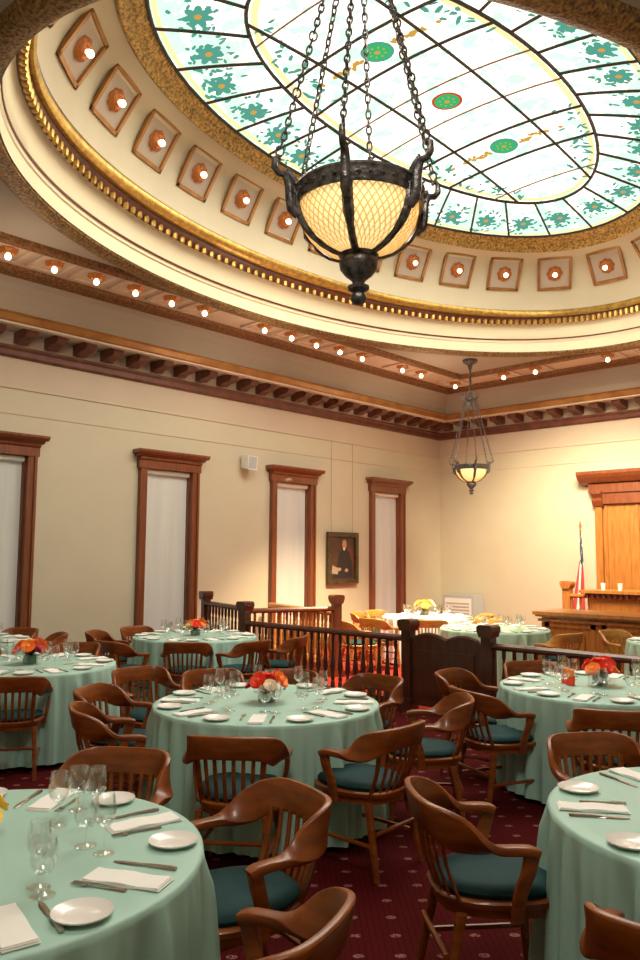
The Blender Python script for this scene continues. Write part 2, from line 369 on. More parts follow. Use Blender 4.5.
# skylight: domed stained glass
GA, GB, GZ, GR = 2.26, 4.18, 7.08, .32
def gp(x, y, dz=0):      # local skylight plan -> point on the dome
    r2 = (x/GA)**2+(y/GB)**2
    return (x, y, GR*(1-min(r2, 1.0))+dz)
sky = tag(bpy.data.objects.new('window_5', None), 'oval stained glass skylight in the middle of the ceiling', 'skylight', None, 'structure'); C.objects.link(sky); sky.location = (EX, EY, GZ)
mb = MB(); n = 96; K = 14; vs = [gp(0, 0)]
for k in range(1, K+1): vs += [gp(GA*k/K*cos(2*PI*j/n), GB*k/K*sin(2*PI*j/n)) for j in range(n)]
fs = [(0, 1+j, 1+(j+1) % n) for j in range(n)]
for k in range(K-1):
    for j in range(n): fs.append((1+k*n+j, 1+k*n+(j+1) % n, 1+(k+1)*n+(j+1) % n, 1+(k+1)*n+j))
mb.add(vs, fs); link('glass_field', mb.mesh('glass_field', M['milky'], True), sky)
def gline(mb, pts, r, dz=-.015): mb.tube([gp(x, y, dz) for x, y in pts], r, 6)
LA, LBk = .60, .735            # inner loop in normalised radii
lead = MB(); loop = [(GA*LA*cos(2*PI*j/72), GB*LBk*sin(2*PI*j/72)) for j in range(72)]
lead.tube([gp(x, y, -.015) for x, y in loop], .022, 6, closed=True)
lead.tube([gp(GA*.985*cos(2*PI*j/72), GB*.985*sin(2*PI*j/72), -.01) for j in range(72)], .02, 6, closed=True)
NR = 30; ribs = MB()
# ribs spaced by arc length
arc = [0]; M_ = 720
for j in range(M_):
    a0, a1 = 2*PI*j/M_, 2*PI*(j+1)/M_
    arc.append(arc[-1]+math.hypot(GA*(cos(a1)-cos(a0)), GB*(sin(a1)-sin(a0))))
def ang_at(s, arc=arc):
    s %= arc[-1]
    for j in range(M_):
        if arc[j+1] >= s: return 2*PI*(j+(s-arc[j])/(arc[j+1]-arc[j]))/M_
    return 0
rib_a = [ang_at(arc[-1]*(k+.5)/NR) for k in range(NR)]
for a in rib_a:
    x1, y1 = GA*.985*cos(a), GB*.985*sin(a); x0, y0 = GA*LA*cos(a), GB*LBk*sin(a)
    gline(lead, [(x0+(x1-x0)*k/6, y0+(y1-y0)*k/6) for k in range(7)], .017)
def xspan(y): return GA*LA*math.sqrt(max(0, 1-(y/(GB*LBk))**2))
def yspan(x): return GB*LBk*math.sqrt(max(0, 1-(x/(GA*LA))**2))
for x in (-.58, .58):
    s = yspan(x); gline(lead, [(x, -s+2*s*k/14) for k in range(15)], .018)
thin = MB()
for y in (-1.70, -1.02, 1.02, 1.70, -2.45, 2.45):
    s = xspan(y); gline(lead if abs(y) < 2 else thin, [(-s+2*s*k/10, y) for k in range(11)], .017 if abs(y) < 2 else .010)
for y in (-.35, .35):
    s = xspan(y); gline(thin, [(-s+2*s*k/10, y) for k in range(11)], .010)
link('dark_leading', lead.mesh('dark_leading', M['lead']), sky); link('thin_leading', thin.mesh('thin_leading', M['leadthin']), sky)
def patch(mb, cx_, cy_, ra, rb, rot=0, n=10, dz=-.008, wob=0):
    vs = [gp(cx_, cy_, dz)]
    for j in range(n):
        k = 1+wob*rnd.uniform(-1, 1); x, y = ra*k*cos(2*PI*j/n), rb*k*sin(2*PI*j/n)
        vs.append(gp(cx_+x*cos(rot)-y*sin(rot), cy_+x*sin(rot)+y*cos(rot), dz))
    mb.add(vs, [(0, 1+j, 1+(j+1) % n) for j in range(n)])
# amber border strips along the rim and loop
bd = MB()
for (ka, kb, w_) in ((LA-.035, LBk-.022, .016), (.955, .97, .012)):
    vs = []; n = 96
    for j in range(n):
        a = 2*PI*j/n
        vs += [gp(GA*(ka-w_)*cos(a), GB*(kb-w_*.6)*sin(a), -.006), gp(GA*(ka+w_)*cos(a), GB*(kb+w_*.6)*sin(a), -.006)]
    bd.add(vs, [(2*j, 2*j+1, (2*j+3) % (2*n), (2*j+2) % (2*n)) for j in range(n)])
link('amber_border', bd.mesh('amber_border', M['g_border']), sky)
# flower motifs in the outer panels
for k in range(NR):
    a = (rib_a[k]+rib_a[(k+1) % NR])/2
    if k == NR-1: a = 0.0
    fm = MB(); rr_ = .86+rnd.uniform(-.02, .02); cx_, cy_ = GA*rr_*cos(a), GB*rr_*sin(a)
    for j in range(7):
        b_ = 2*PI*j/7+k; patch(fm, cx_+.095*cos(b_), cy_+.095*sin(b_), .075, .045, b_, 8, -.010)
    for j in range(26):
        b_ = rnd.uniform(0, 2*PI); d_ = rnd.uniform(.14, .34)
        patch(fm, cx_+d_*cos(b_)*.9, cy_+d_*sin(b_)*.9, rnd.uniform(.02, .055), rnd.uniform(.015, .03), rnd.uniform(0, 3), 6, -.009, .3)
    fm.mi = 1; patch(fm, cx_, cy_, .04, .04, 0, 8, -.013)
    link('flower_motif', fm.mesh('flower_motif', [M['g_teal'], M['g_gold']]), sky)
# corner sprays inside the loop
sp_ = MB()
for sx in (-1, 1):
    for sy in (-1, 1):
        for q in range(34):
            y = sy*rnd.uniform(.9, 2.7); x = sx*(xspan(y)-rnd.uniform(.08, .4)**1)
            if abs(x) > .1: patch(sp_, x, y, rnd.uniform(.03, .09), rnd.uniform(.015, .035), rnd.uniform(0, 3), 6, -.009, .3)
link('leaf_spray', sp_.mesh('leaf_spray', M['g_teal']), sky)
for k, y in enumerate((-2.08, -1.36, 0, 1.36, 2.08)):
    if k in (0, 4): continue
    md = MB(); md.mi = 1; patch(md, 0, y, .19, .19, 0, 20, -.010); md.mi = 0; patch(md, 0, y, .155, .155, 0, 20, -.013)
    md.mi = 2
    for j in range(8): patch(md, .09*cos(j*PI/4), y+.09*sin(j*PI/4), .018, .012, j*PI/4, 6, -.017)
    patch(md, 0, y, .035, .035, 0, 8, -.018)
    if k != 2:
        for s in (-1, 1):
            for q in range(12):
                d_ = .24+.035*q; patch(md, s*d_, y+rnd.uniform(-.07, .07)*(1-q/16), .045, .03, rnd.uniform(0, 3), 6, -.012, .3)
            patch(md, s*.82, y, .035, .035, 0, 6, -.012, .2)
    link('medallion', md.mesh('medallion', [M['g_green'], M['g_red'] if k == 2 else M['g_teal'], M['g_gold']]), sky)

# ------------------------------------------------------------------ small ceiling lights in coffers
def coffer_light(w_, h_, name, label, rose_r, group, fm='goldwood', pm='taupe'):
    """local frame: x,y in the surface, -z into the room"""
    root = thing(name, label, 'ceiling light', group=group)
    fr = MB(); b_ = .045
    for (x0, x1, y0, y1) in ((-w_, w_, h_-b_, h_), (-w_, w_, -h_, -h_+b_), (-w_, -w_+b_, -h_, h_), (w_-b_, w_, -h_, h_)):
        fr.box(x0, x1, y0, y1, -.03, .012)
    link('coffer_frame', fr.mesh('coffer_frame', M[fm]), root)
    link('coffer_panel', MB().box(-w_+b_, w_-b_, -h_+b_, h_-b_, .002, .012).mesh('coffer_panel', M[pm]), root)
    ro = MB(); n = 32; vs = []
    prof = [(.001, -.05), (.25, -.055), (.5, -.03), (.62, -.055), (.85, -.04), (1.0, -.006)]
    for r, z in prof: vs += [(rose_r*r*(1+(.07*cos(8*2*PI*j/n) if r > .4 else 0))*cos(2*PI*j/n), rose_r*r*(1+(.07*cos(8*2*PI*j/n) if r > .4 else 0))*sin(2*PI*j/n), z) for j in range(n)]
    fs = []
    for i in range(len(prof)-1):
        for j in range(n): fs.append((i*n+j, i*n+(j+1) % n, (i+1)*n+(j+1) % n, (i+1)*n+j))
    ro.add(vs, fs); link('rosette', ro.mesh('rosette', M['rosette'], True), root)
    bu = MB().lathe([(.001, -.135), (.025, -.128), (.04, -.105), (.036, -.08), (.018, -.055), (.016, -.04)], 10)
    link('bulb', bu.mesh('bulb', M['bulb'], True), root)
    return root
NC = 28
# bulb positions spaced by arc length on the middle ellipse of the cone
ca, cb_, cz_ = 2.835, 4.865, 6.70
D0, D1 = (2.90, 4.96, 6.55), (2.74, 4.76, 6.82)
arc2 = [0]
for j in range(M_):
    a0, a1 = 2*PI*j/M_, 2*PI*(j+1)/M_
    arc2.append(arc2[-1]+math.hypot(ca*(cos(a1)-cos(a0)), cb_*(sin(a1)-sin(a0))))
proto = None; PH = .10
for k in range(NC):
    a = ang_at(arc2[-1]*(k+PH)/NC, arc2)
    P = Vector((EX+ca*cos(a), EY+cb_*sin(a), cz_)); P_ = P
    T = Vector((-ca*sin(a), cb_*cos(a), 0)).normalized()
    S = Vector(((D1[0]-D0[0])*cos(a), (D1[1]-D0[1])*sin(a), D1[2]-D0[2])).normalized()
    Nn = T.cross(S).normalized()
    if Nn.dot(Vector((EX, EY, 6.0))-P) > 0: Nn = -Nn       # local +z points out of the room
    X = T; Y = Nn.cross(X); P = P-Nn*.05
    if not (in_frame(P, 60, 60)): continue
    sideword = 'counting from the left' 
    mw = Matrix((( X.x, Y.x, Nn.x, P.x), (X.y, Y.y, Nn.y, P.y), (X.z, Y.z, Nn.z, P.z), (0, 0, 0, 1)))
    if proto is None:
        proto = coffer_light(.285, .285, 'coffer_light', 'round bulb in copper rosette within a square coffer of the dome', .125, 'coffer lights around the dome')
        r_ = proto
    else: r_ = copy_tree(proto)
    r_.matrix_world = mw; r_['_u'] = prj(P)[0]; r_['_v'] = prj(P)[1]
cof = [ob for ob in C.objects if ob.get('_u') is not None]
cof.sort(key=lambda q: q['_u'])
ORD = ['first', 'second', 'third', 'fourth', 'fifth', 'sixth', 'seventh', 'eighth', 'ninth', 'tenth', 'eleventh', 'twelfth', 'thirteenth', 'fourteenth', 'fifteenth', 'sixteenth', 'seventeenth', 'eighteenth', 'nineteenth', 'twentieth']
for i, q in enumerate(cof):
    q['label'] = 'square coffer light with copper rosette in the dome, %s from the left' % ORD[min(i, 19)]
    del q['_u']; del q['_v']
# flat band lights
proto2 = coffer_light(.24, .33, 'band_light', 'x', .12, 'small lights in the flat band along the window wall', 'band', 'brownpanel')
ylist = [2.86, 3.47, 4.07, 4.68, 5.28, 5.89, 6.50, 7.10, 8.32, 8.93, 9.53, 10.14, 10.75, 11.96, 12.57]
names_ = 0
for i, y in enumerate([y for y in ylist if in_frame((-9.1, y, 5.45), 20, 20)]):
    r_ = proto2 if i == 0 else copy_tree(proto2)
    r_.location = (-9.15, y, 5.485); r_.rotation_euler.z = PI/2
    r_['label'] = 'small ceiling band light above the window wall, %s from the left' % ORD[i]
g2 = 'small lights in the flat band along the end wall'
for i, x in enumerate([-8.0, -7.30, -5.85, -5.15, -4.45]):
    if in_frame((x, 13.75, 5.45), 20, 20):
        copy_tree(proto2, 'small ceiling band light above the end wall, %s right of the corner' % ORD[i+1], (x, 13.80, 5.485), 0, g2)
copy_tree(proto2, 'small ceiling band light in the corner of the flat band', (-9.20, 13.86, 5.485), 0, g2)

# ------------------------------------------------------------------ windows
WL = ['window with brown frame, cut off at the left edge', 'brown framed window behind the flowered table', 'brown framed window left of the portrait', 'brown framed window right of the portrait']
for i, (cy_, _) in enumerate(WIN):
    wr = tag(bpy.data.objects.new('window_%d' % (i+1), None), WL[i], 'window', None, 'structure'); C.objects.link(wr); wr.location = (XL, cy_, 0)
    fr = MB(); h = WH; o_ = .575
    fr.box(-.02, .07, -o_, -h+.01, .22, WT+.02); fr.box(-.02, .07, h-.01, o_, .22, WT+.02)
    fr.box(.07, .09, -o_, -o_+.04, .22, WT); fr.box(.07, .09, o_-.04, o_, .22, WT)
    fr.box(-.25, -.02, -h, -h+.03, WB, WT); fr.box(-.25, -.02, h-.03, h, WB, WT)
    link('frame', fr.mesh('frame', M['wood']), wr)
    hd = MB()
    hd.prism([(-.02, WT-.02), (.085, WT-.02), (.085, WT+.10), (.11, WT+.12), (.125, WT+.155), (-.02, WT+.155)], 1, -o_-.03, o_+.03)
    hd.prism([(-.015, WT+.15), (.13, WT+.16), (.185, WT+.205), (-.015, WT+.205)], 1, -o_-.07, o_+.07)
    hd.prism([(-.02, WT+.20), (.19, WT+.20), (.22, WT+.235), (.22, WT+.265), (-.02, WT+.265)], 1, -o_-.11, o_+.11)
    link('crown_moulding', hd.mesh('crown_moulding', M['wood']), wr)
    link('sill', MB().box(-.25, .12, -o_, o_, .22, WB).mesh('sill', M['wood']), wr)
    sh = MB(); ny = 24; vs = []; 
    for j in range(ny+1):
        y = -h+.035+(2*h-.07)*j/ny; x = -.07+.007*sin(j*PI/4)
        vs += [(x, y, WB+.01), (x, y, WT-.09)]
    sh.add(vs, [(2*j, 2*j+2, 2*j+3, 2*j+1) for j in range(ny)])
    link('roller_blind', sh.mesh('roller_blind', M['blind'], True), wr)
    cs = MB(); cs.tube([(-.03, -h+.035, WT-.06), (-.03, h-.035, WT-.06)], .045, 10)
    link('blind_cassette', cs.mesh('blind_cassette', M['white']), wr)
    link('glass_pane', MB().box(-.21, -.20, -h+.03, h-.03, WB, WT).mesh('glass_pane', M['grey']), wr)

# wall speaker
sp2 = thing('wall_speaker', 'small white loudspeaker bracketed high on the wall between two windows', 'speaker', (XL, 9.10, 3.42))
link('cabinet', MB().prism([(.05, -.10), (.22, -.14), (.24, .10), (.05, .13)], 1, -.11, .11).mesh('cabinet', M['white']), sp2)
link('wall_bracket', MB().box(0, .06, -.03, .03, -.04, .05).mesh('wall_bracket', M['grey']), sp2)
link('grille', MB().prism([(.221, -.12), (.228, -.12), (.246, .09), (.238, .09)], 1, -.09, .09).mesh('grille', M['grey']), sp2)
# portrait
pc = thing('framed_portrait', 'framed dark portrait painting of a seated figure hung on wires', 'painting', (XL, 11.68, 0))
z0, z1, hw = 1.235, 2.255, .455
fr = MB()
for (a, b_, c_, d) in ((-hw, hw, z1-.09, z1), (-hw, hw, z0, z0+.09), (-hw, -hw+.09, z0+.0901, z1-.0901), (hw-.09, hw, z0+.0901, z1-.0901)): fr.box(.03, .085, a, b_, c_, d)
link('frame', fr.mesh('frame', mat('dark gilt picture frame', (.11, .075, .03), .45, .3, var=(.05, .03, .012), scale=20)), pc)
link('canvas', MB().box(.03, .045, -hw+.08, hw-.08, z0+.08, z1-.08).mesh('canvas', M['paint_dark']), pc)
def disc(cy_, cz2, ry, rz_, x=.047, n=18): 
    q = MB(); q.add([(x, cy_, cz2)]+[(x, cy_+ry*cos(2*PI*j/n), cz2+rz_*sin(2*PI*j/n)) for j in range(n)], [(0, 1+j, 1+(j+1) % n) for j in range(n)]); return q
fg = MB()
fg.add([(.048, .02+yy, zz_) for yy, zz_ in ((-.26, 1.36), (.28, 1.36), (.27, 1.62), (.20, 1.84), (.09, 1.93), (-.03, 1.93), (-.12, 1.84), (-.17, 1.62))], [tuple(range(8))])
link('painted_robe', fg.mesh('painted_robe', M['paint_black']), pc)
link('painted_chair', disc(.24, 1.70, .10, .25, .0465).mesh('painted_chair', M['paint_red']), pc)
hd = disc(.055, 2.015, .065, .09, .050); hd.v += []; link('painted_face', hd.mesh('painted_face', M['skin']), pc)
link('painted_hair', disc(.055, 2.065, .07, .06, .049).mesh('painted_hair', mat('grey hair paint', (.12, .09, .06), .6)), pc)
link('painted_hand', disc(-.10, 1.52, .06, .035, .050).mesh('painted_hand', M['skin']), pc)
link('painted_hand', disc(.12, 1.50, .05, .035, .050).mesh('painted_hand', M['skin']), pc)
q = MB(); q.add([(.051, -.32, 1.44), (.051, -.14, 1.42), (.051, -.12, 1.54), (.051, -.30, 1.60)], [(0, 1, 2, 3)])
link('painted_paper', q.mesh('painted_paper', mat('pale paint', (.42, .33, .22), .7)), pc)
link('painted_collar', disc(.045, 1.925, .03, .03, .0505).mesh('painted_collar', M['white']), pc)
wi = MB(); 
for s in (-.32, .32): wi.tube([(.035, s, z1-.02), (.022, s, 4.08)], .004, 4)
link('hanging_wire', wi.mesh('hanging_wire', mat('wire', (.25, .2, .14), .5)), pc)
# grey cabinet by the corner
cb = thing('grey_metal_cabinet', 'grey metal cabinet standing in the far corner behind the white table', 'cabinet', (-9.72, 14.86, 0))
link('body', MB().box(-.40, .40, -.20, .20, 0, .95).mesh('body', M['grey']), cb)
link('front_panel', MB().box(-.34, .34, -.215, -.198, .1, .88).mesh('front_panel', M['white']), cb)
lv = MB()
for k in range(9): lv.box(-.30, .30, -.225, -.214, .2+.07*k, .225+.07*k)
link('louvre', lv.mesh('louvre', M['grey']), cb)

# ------------------------------------------------------------------ pendant lamps
def ring_link(mb, c_, t, u, L, W, r, n=10):
    pts = [c_+t*(L*cos(2*PI*k/n))+u*(W*sin(2*PI*k/n)) for k in range(n)]
    mb.tube(pts, r, 5, closed=True)
def make_pendant(label, loc, rz):
    root = thing('pendant_lamp', label, 'lamp', loc, rz, 'bronze and amber pendant lamps')
    # local z measured from the floor; rim at 3.50
    Z = 3.41
    link('canopy', MB().lathe([(.02, 5.30), (.035, 5.34), (.05, 5.40), (.12, 5.44), (.14, 5.47), (.14, 5.50)], 20).mesh('canopy', M['iron'], True), root)
    po = [(.018, 4.78)]
    for k in range(6): z = 4.82+k*.085; po += [(.018, z), (.032, z+.015), (.018, z+.03)]
    link('stem', MB().lathe(po+[(.02, 5.32)], 12).mesh('stem', M['iron'], True), root)
    cr = MB().lathe([(.001, 4.58), (.03, 4.60), (.05, 4.65), (.04, 4.70), (.10, 4.72), (.10, 4.76), (.04, 4.78), (.02, 4.84)], 16)
    for k in range(6):
        a = PI/3*k; pts = [(.08, 4.74), (.13, 4.75), (.16, 4.80), (.145, 4.85), (.12, 4.83)]
        cr.tube([(r*cos(a), r*sin(a), z) for r, z in pts], [.014, .014, .012, .01, .006], 6)
    link('crown', cr.mesh('crown', M['iron'], True), root)
    # bowl
    R = .29; D = .24
    prof = [(R*cos(k*PI/2/9)**.8 if k < 9 else .05, -D*sin(k*PI/2/9)**1.15) for k in range(9)]
    prof = [(.985*R, .0), (.98*R, -.035), (.93*R, -.085), (.84*R, -.13), (.71*R, -.17), (.54*R, -.205), (.36*R, -.228), (.2*R, -.24)]
    gb = MB(); n = 48; vs = []
    for r, z in prof: vs += [(r*cos(2*PI*j/n), r*sin(2*PI*j/n), z) for j in range(n)]
    fs = [(i*n+j, i*n+(j+1) % n, (i+1)*n+(j+1) % n, (i+1)*n+j) for i in range(len(prof)-1) for j in range(n)]
    gb.add(vs, fs); g_ = link('glass_bowl', gb.mesh('glass_bowl', M['amber'], True), root, (0, 0, Z))
    rim = MB().lathe([(R*.96, .0), (R*1.05, -.012), (R*1.075, 0), (R*1.06, .05), (R*1.09, .065), (R*1.06, .08), (R*.97, .075), (R*.96, .0)], 48)
    for k in range(36):
        a = 2*PI*k/36; rim.lathe([(.001, -.013), (.012, 0), (.001, .013)], 6, R*1.07*cos(a), R*1.07*sin(a), .028)
    link('rim_band', rim.mesh('rim_band', M['iron'], True), root, (0, 0, Z))
    tip = (R*1.30, .165)
    for k in range(6):
        a = PI/3*k; rb = MB(); ca_, sa_ = cos(a), sin(a)
        path = [(R*1.03, .03)]+[(r*1.02+.006, z) for r, z in prof]
        rings = []
        for i, (r, z) in enumerate(path):
            w_ = .026 if i < 5 else .018
            dr, dz_ = (0.010, -.004)
            rings.append([(r*ca_-w_*sa_, r*sa_+w_*ca_, z), ((r+.016)*ca_-w_*.6*sa_, (r+.016)*sa_+w_*.6*ca_, z-.006), ((r+.016)*ca_+w_*.6*sa_, (r+.016)*sa_-w_*.6*ca_, z-.006), (r*ca_+w_*sa_, r*sa_-w_*ca_, z)])
        rb.loft(rings)
        r_ob = link('rib', rb.mesh('rib', M['iron'], True), root, (0, 0, Z))
        bt = MB(); pts = [(R*1.03, -.08), (R*1.14, -.05), (R*1.17, 0.0), (R*1.18, .06), (R*1.24, .11), (R*1.36, .115), (R*1.43, .14), (R*1.43, .18), (R*1.37, .195), (R*1.33, .175)]
        bt.tube([(r*ca_, r*sa_, z) for r, z in pts], [.02, .024, .022, .022, .018, .016, .016, .013, .012, .008], 8)
        pts = [(R*1.05, .07), (R*1.14, .10), (R*1.22, .13), (R*1.26, .10), (R*1.22, .07)]
        bt.tube([(r*ca_, r*sa_, z) for r, z in pts], [.016, .018, .016, .012, .008], 8)
        link('scroll_bracket', bt.mesh('scroll_bracket', M['iron'], True), r_ob)
        ch = MB(); A = Vector((R*1.36*ca_, R*1.36*sa_, .20)); B = Vector((.10*ca_, .10*sa_, 4.74-Z)); d = B-A; L = d.length; t_ = d.normalized(); u1 = Vector((-sa_, ca_, 0)); u2 = t_.cross(u1)
        nl = 30
        for q_ in range(nl):
            ring_link(ch, A+t_*(L*(q_+.5)/nl), t_, u1 if q_ % 2 else u2, L/nl*.66, .0125 if q_ % 8 else .019, .0048)
        link('chain', ch.mesh('chain', M['iron'], True), root, (0, 0, Z))
    fi = MB().lathe([(.001, -.475), (.022, -.47), (.038, -.45), (.038, -.43), (.026, -.415), (.05, -.40), (.052, -.385), (.028, -.375), (.03, -.36), (.045, -.345), (.065, -.33), (.088, -.30), (.094, -.27), (.082, -.25), (.096, -.235), (.085, -.215), (.001, -.21)], 24)
    link('finial', fi.mesh('finial', M['iron'], True), root, (0, 0, Z))
    ld = bpy.data.lights.new('lamp_glow', 'POINT'); ld.energy = 18; ld.color = (1, .75, .42); ld.shadow_soft_size = .1
    lo = bpy.data.objects.new('lamp_glow', ld); C.objects.link(lo); lo.parent = root; lo.location = (0, 0, Z+.05)
    return root
px, py = -2.335, 2.715
ang0 = math.atan2(-py, -px)       # towards the camera
make_pendant('large near bronze pendant lamp with lit amber glass bowl below the skylight', (px, py, 0), ang0+math.radians(-10))
make_pendant('small distant bronze pendant lamp hanging in the far corner', (-7.96, 12.50, 0), ang0+math.radians(5))

# ------------------------------------------------------------------ chairs
def rrect(c_, u, v, a, b_, n=3):
    """rounded rectangle ring: half sizes a along u, b along v"""
    r = min(a, b_)*.55; pts = []
    for (sx, sy, a0) in ((1, 1, 0), (-1, 1, PI/2), (-1, -1, PI), (1, -1, 3*PI/2)):
        for k in range(n):
            t_ = a0+PI/2*k/(n-1); pts.append(c_+u*(sx*(a-r)+r*cos(t_))+v*(sy*(b_-r)+r*sin(t_)))
    return pts
def catmull(P, sub):
    out = []
    n = len(P)
    for i in range(n-1):
        p0, p1, p2, p3 = P[max(i-1, 0)], P[i], P[i+1], P[min(i+2, n-1)]
        for k in range(sub):
            t_ = k/sub
            out.append(tuple(.5*((2*b_)+(-a+c_)*t_+(2*a-5*b_+4*c_-d)*t_*t_+(-a+3*b_-3*c_+d)*t_**3) for a, b_, c_, d in zip(p0, p1, p2, p3)))
    out.append(tuple(P[-1])); return out
CH = {}
def chair_meshes():
    # back rail and arms: (x, y, z, half height, half thickness, twist deg (0 = upright, 90 = flat))
    half = [(0, -.290, .748, .064, .013, 0), (.10, -.286, .748, .064, .013, 0), (.185, -.268, .744, .066, .014, 1), (.238, -.220, .726, .070, .015, 6), (.262, -.160, .694, .068, .016, 18),
            (.277, -.09, .664, .048, .017, 50), (.283, -.03, .652, .033, .017, 84), (.285, .03, .650, .030, .017, 90), (.284, .085, .646, .032, .017, 90), (.283, .115, .634, .029, .018, 90)]
    path = [(-a, b_, c_, d, e, -f_) for a, b_, c_, d, e, f_ in half[:0:-1]]+half
    S = catmull(path, 3); rings = []
    for i, s in enumerate(S):
        p = Vector(s[:3]); q0 = Vector(S[max(i-1, 0)][:3]); q1 = Vector(S[min(i+1, len(S)-1)][:3]); t_ = (q1-q0).normalized()
        up = Vector((0, -.22, 1)); up = (up-t_*up.dot(t_)).normalized(); sd = t_.cross(up)
        tw = math.radians(s[5]); sgn = 1
        u = up*cos(tw)+sd*sin(tw)*sgn; v = t_.cross(u)
        rings.append(rrect(p, u, v, s[3], s[4]))
    b_ = MB().loft(rings); CH['back_rail'] = b_.mesh('back_rail', M['chair'], True)
    sf = MB(); out = []
    n = 28
    def outline(k, off=0):
        pts = []
        for i in range(n):
            t_ = 2*PI*i/n; c_, s_ = cos(t_), sin(t_)
            e = .62 if s_ > 0 else .85
            x = (.245+off)*(abs(c_)**.62)*(1 if c_ > 0 else -1)*(1 if s_ > 0 else (1-.14*abs(s_)))
            y = .025+(.245+off)*(abs(s_)**e)*(1 if s_ > 0 else -1)
            pts.append((x, y))
        return pts
    def slab(mb, lv):
        vs = []; 
        for z, off in lv: vs += [(x, y, z) for x, y in outline(0, off)]
        fs = [(i*n+j, i*n+(j+1) % n, (i+1)*n+(j+1) % n, (i+1)*n+j) for i in range(len(lv)-1) for j in range(n)]
        fs += [tuple(range(n))[::-1], tuple((len(lv)-1)*n+j for j in range(n))]
        mb.add(vs, fs)
    slab(sf, [(.375, -.03), (.378, -.012), (.41, -.01), (.415, .004), (.437, .01), (.445, .002)]); CH['seat_frame'] = sf.mesh('seat_frame', M['chair'], True)
    cu = MB(); slab(cu, [(.443, -.02), (.465, -.008), (.482, -.018), (.494, -.06), (.500, -.13)]); CH['cushion'] = cu.mesh('cushion', M['teal'], True)
    for sx in (-1, 1):
        for sy in (-1, 1):
            l = MB(); a = Vector((sx*.195, .20 if sy > 0 else -.155, .39)); c_ = Vector((sx*.225, .24 if sy > 0 else -.235, 0))
            rings = [rrect(a.lerp(c_, k/4), Vector((1, 0, 0)), Vector((0, 1, 0)), .021-.006*k/4, .021-.006*k/4) for k in range(5)]
            l.loft(rings); CH['leg%d%d' % (sx, sy)] = l.mesh('leg', M['chair'], True)
        p = MB(); P = catmull([(sx*.284, .093, .635), (sx*.286, .078, .57), (sx*.272, .055, .50), (sx*.258, .045, .43), (sx*.250, .040, .375)], 3)
        rings = [rrect(Vector(q_), Vector((1, 0, 0)), Vector((0, 1, 0)), .015, .030-.006*i/12) for i, q_ in enumerate(P)]
        p.loft(rings); CH['post%d' % sx] = p.mesh('arm_post', M['chair'], True)
        s = MB(); s.tube([(sx*.212, -.205, .17), (sx*.212, .225, .17)], .012, 8); CH['str%d' % sx] = s.mesh('stretcher', M['chair'], True)
    for q_, yy in (('strx', .228), ('stry', -.215)): CH[q_] = MB().tube([(-.205, yy, .24), (.205, yy, .24)], .012, 8).mesh('stretcher', M['chair'], True)
    for k in range(8):
        f = (k-3.5)/3.5; x0 = f*.175; x1 = f*.198
        y0 = -.205+.05*abs(f)**2; y1 = -.268+.035*abs(f)**2.5
        s = MB(); a, m_, c_ = Vector((x0, y0, .43)), Vector(((x0+x1)/2, (y0+y1)/2-.015, .57)), Vector((x1, y1, .70))
        P = catmull([a, m_, c_], 3)
        s.loft([rrect(Vector(p_), Vector((1, 0, 0)), Vector((0, 1, 0)), .0115 if abs(f) < .9 else .017, .006) for p_ in P]); CH['slat%d' % k] = s.mesh('slat', M['chair'], True)
chair_meshes()
CHAIRSTYLE = {}
def make_chair():
    root = thing('captains_chair', 'x', 'chair'); root.scale = (.93, 1.03, 1.0)
    for nm, key in [('back_rail', 'back_rail'), ('seat_frame', 'seat_frame'), ('cushion', 'cushion')]+[('leg', 'leg%d%d' % (a, b_)) for a in (-1, 1) for b_ in (-1, 1)]+[('arm_post', 'post-1'), ('arm_post', 'post1'), ('stretcher', 'str-1'), ('stretcher', 'str1'), ('stretcher', 'strx'), ('stretcher', 'stry')]+[('slat', 'slat%d' % k) for k in range(8)]:
        link(nm, CH[key], root)
    return root
chair0 = None
def place_chair(bx_, by_, face, label, group):
    """bx_,by_ = plan position of the top of the back; face = heading (rad) the sitter looks to"""
    global chair0
    rz = face-PI/2; x, y = bx_+.285*cos(face), by_+.285*sin(face)
    if chair0 is None:
        chair0 = make_chair(); r_ = chair0
        r_.location = (x, y, 0); r_.rotation_euler.z = rz; r_['label'] = label; r_['group'] = group
    else: r_ = copy_tree(chair0, label, (x, y, 0), rz, group)
    return r_

# ------------------------------------------------------------------ tables
TR = .768
TAB = {  # key: (x, y, cloth, short name)
 'C': (-4.04, 3.74, 'mint', 'central mint table'),
 'FL': (-2.69, 1.16, 'mint', 'front left mint table'),
 'FR': (-.93, 3.43, 'mint', 'front right mint table'),
 'RM': (-2.69, 6.03, 'mint', 'right-hand mint table'),
 'LM': (-6.95, 3.47, 'mint', 'left mint table'),
 'BL': (-8.00, 6.17, 'mint', 'second-window mint table'),
 'LB': (-9.40, 3.85, 'mint', 'far-left mint table'),
 'W': (-7.95, 11.05, 'whitecloth', 'white table beyond gate'),
 'G': (-5.95, 9.90, 'palegreen', 'pale green table beyond gate'),
 'G2': (-3.30, 10.05, 'palegreen', 'pale green desk-side table'),
}
def dirword(a):
    """a = plan angle (deg) around a table -> where that is as the camera sees it"""
    w_ = ['far', 'far left', 'left', 'near left', 'near', 'near right', 'right', 'far right']
    return w_[int(round(((a-133.5) % 360)/45)) % 8]
TZ = .765
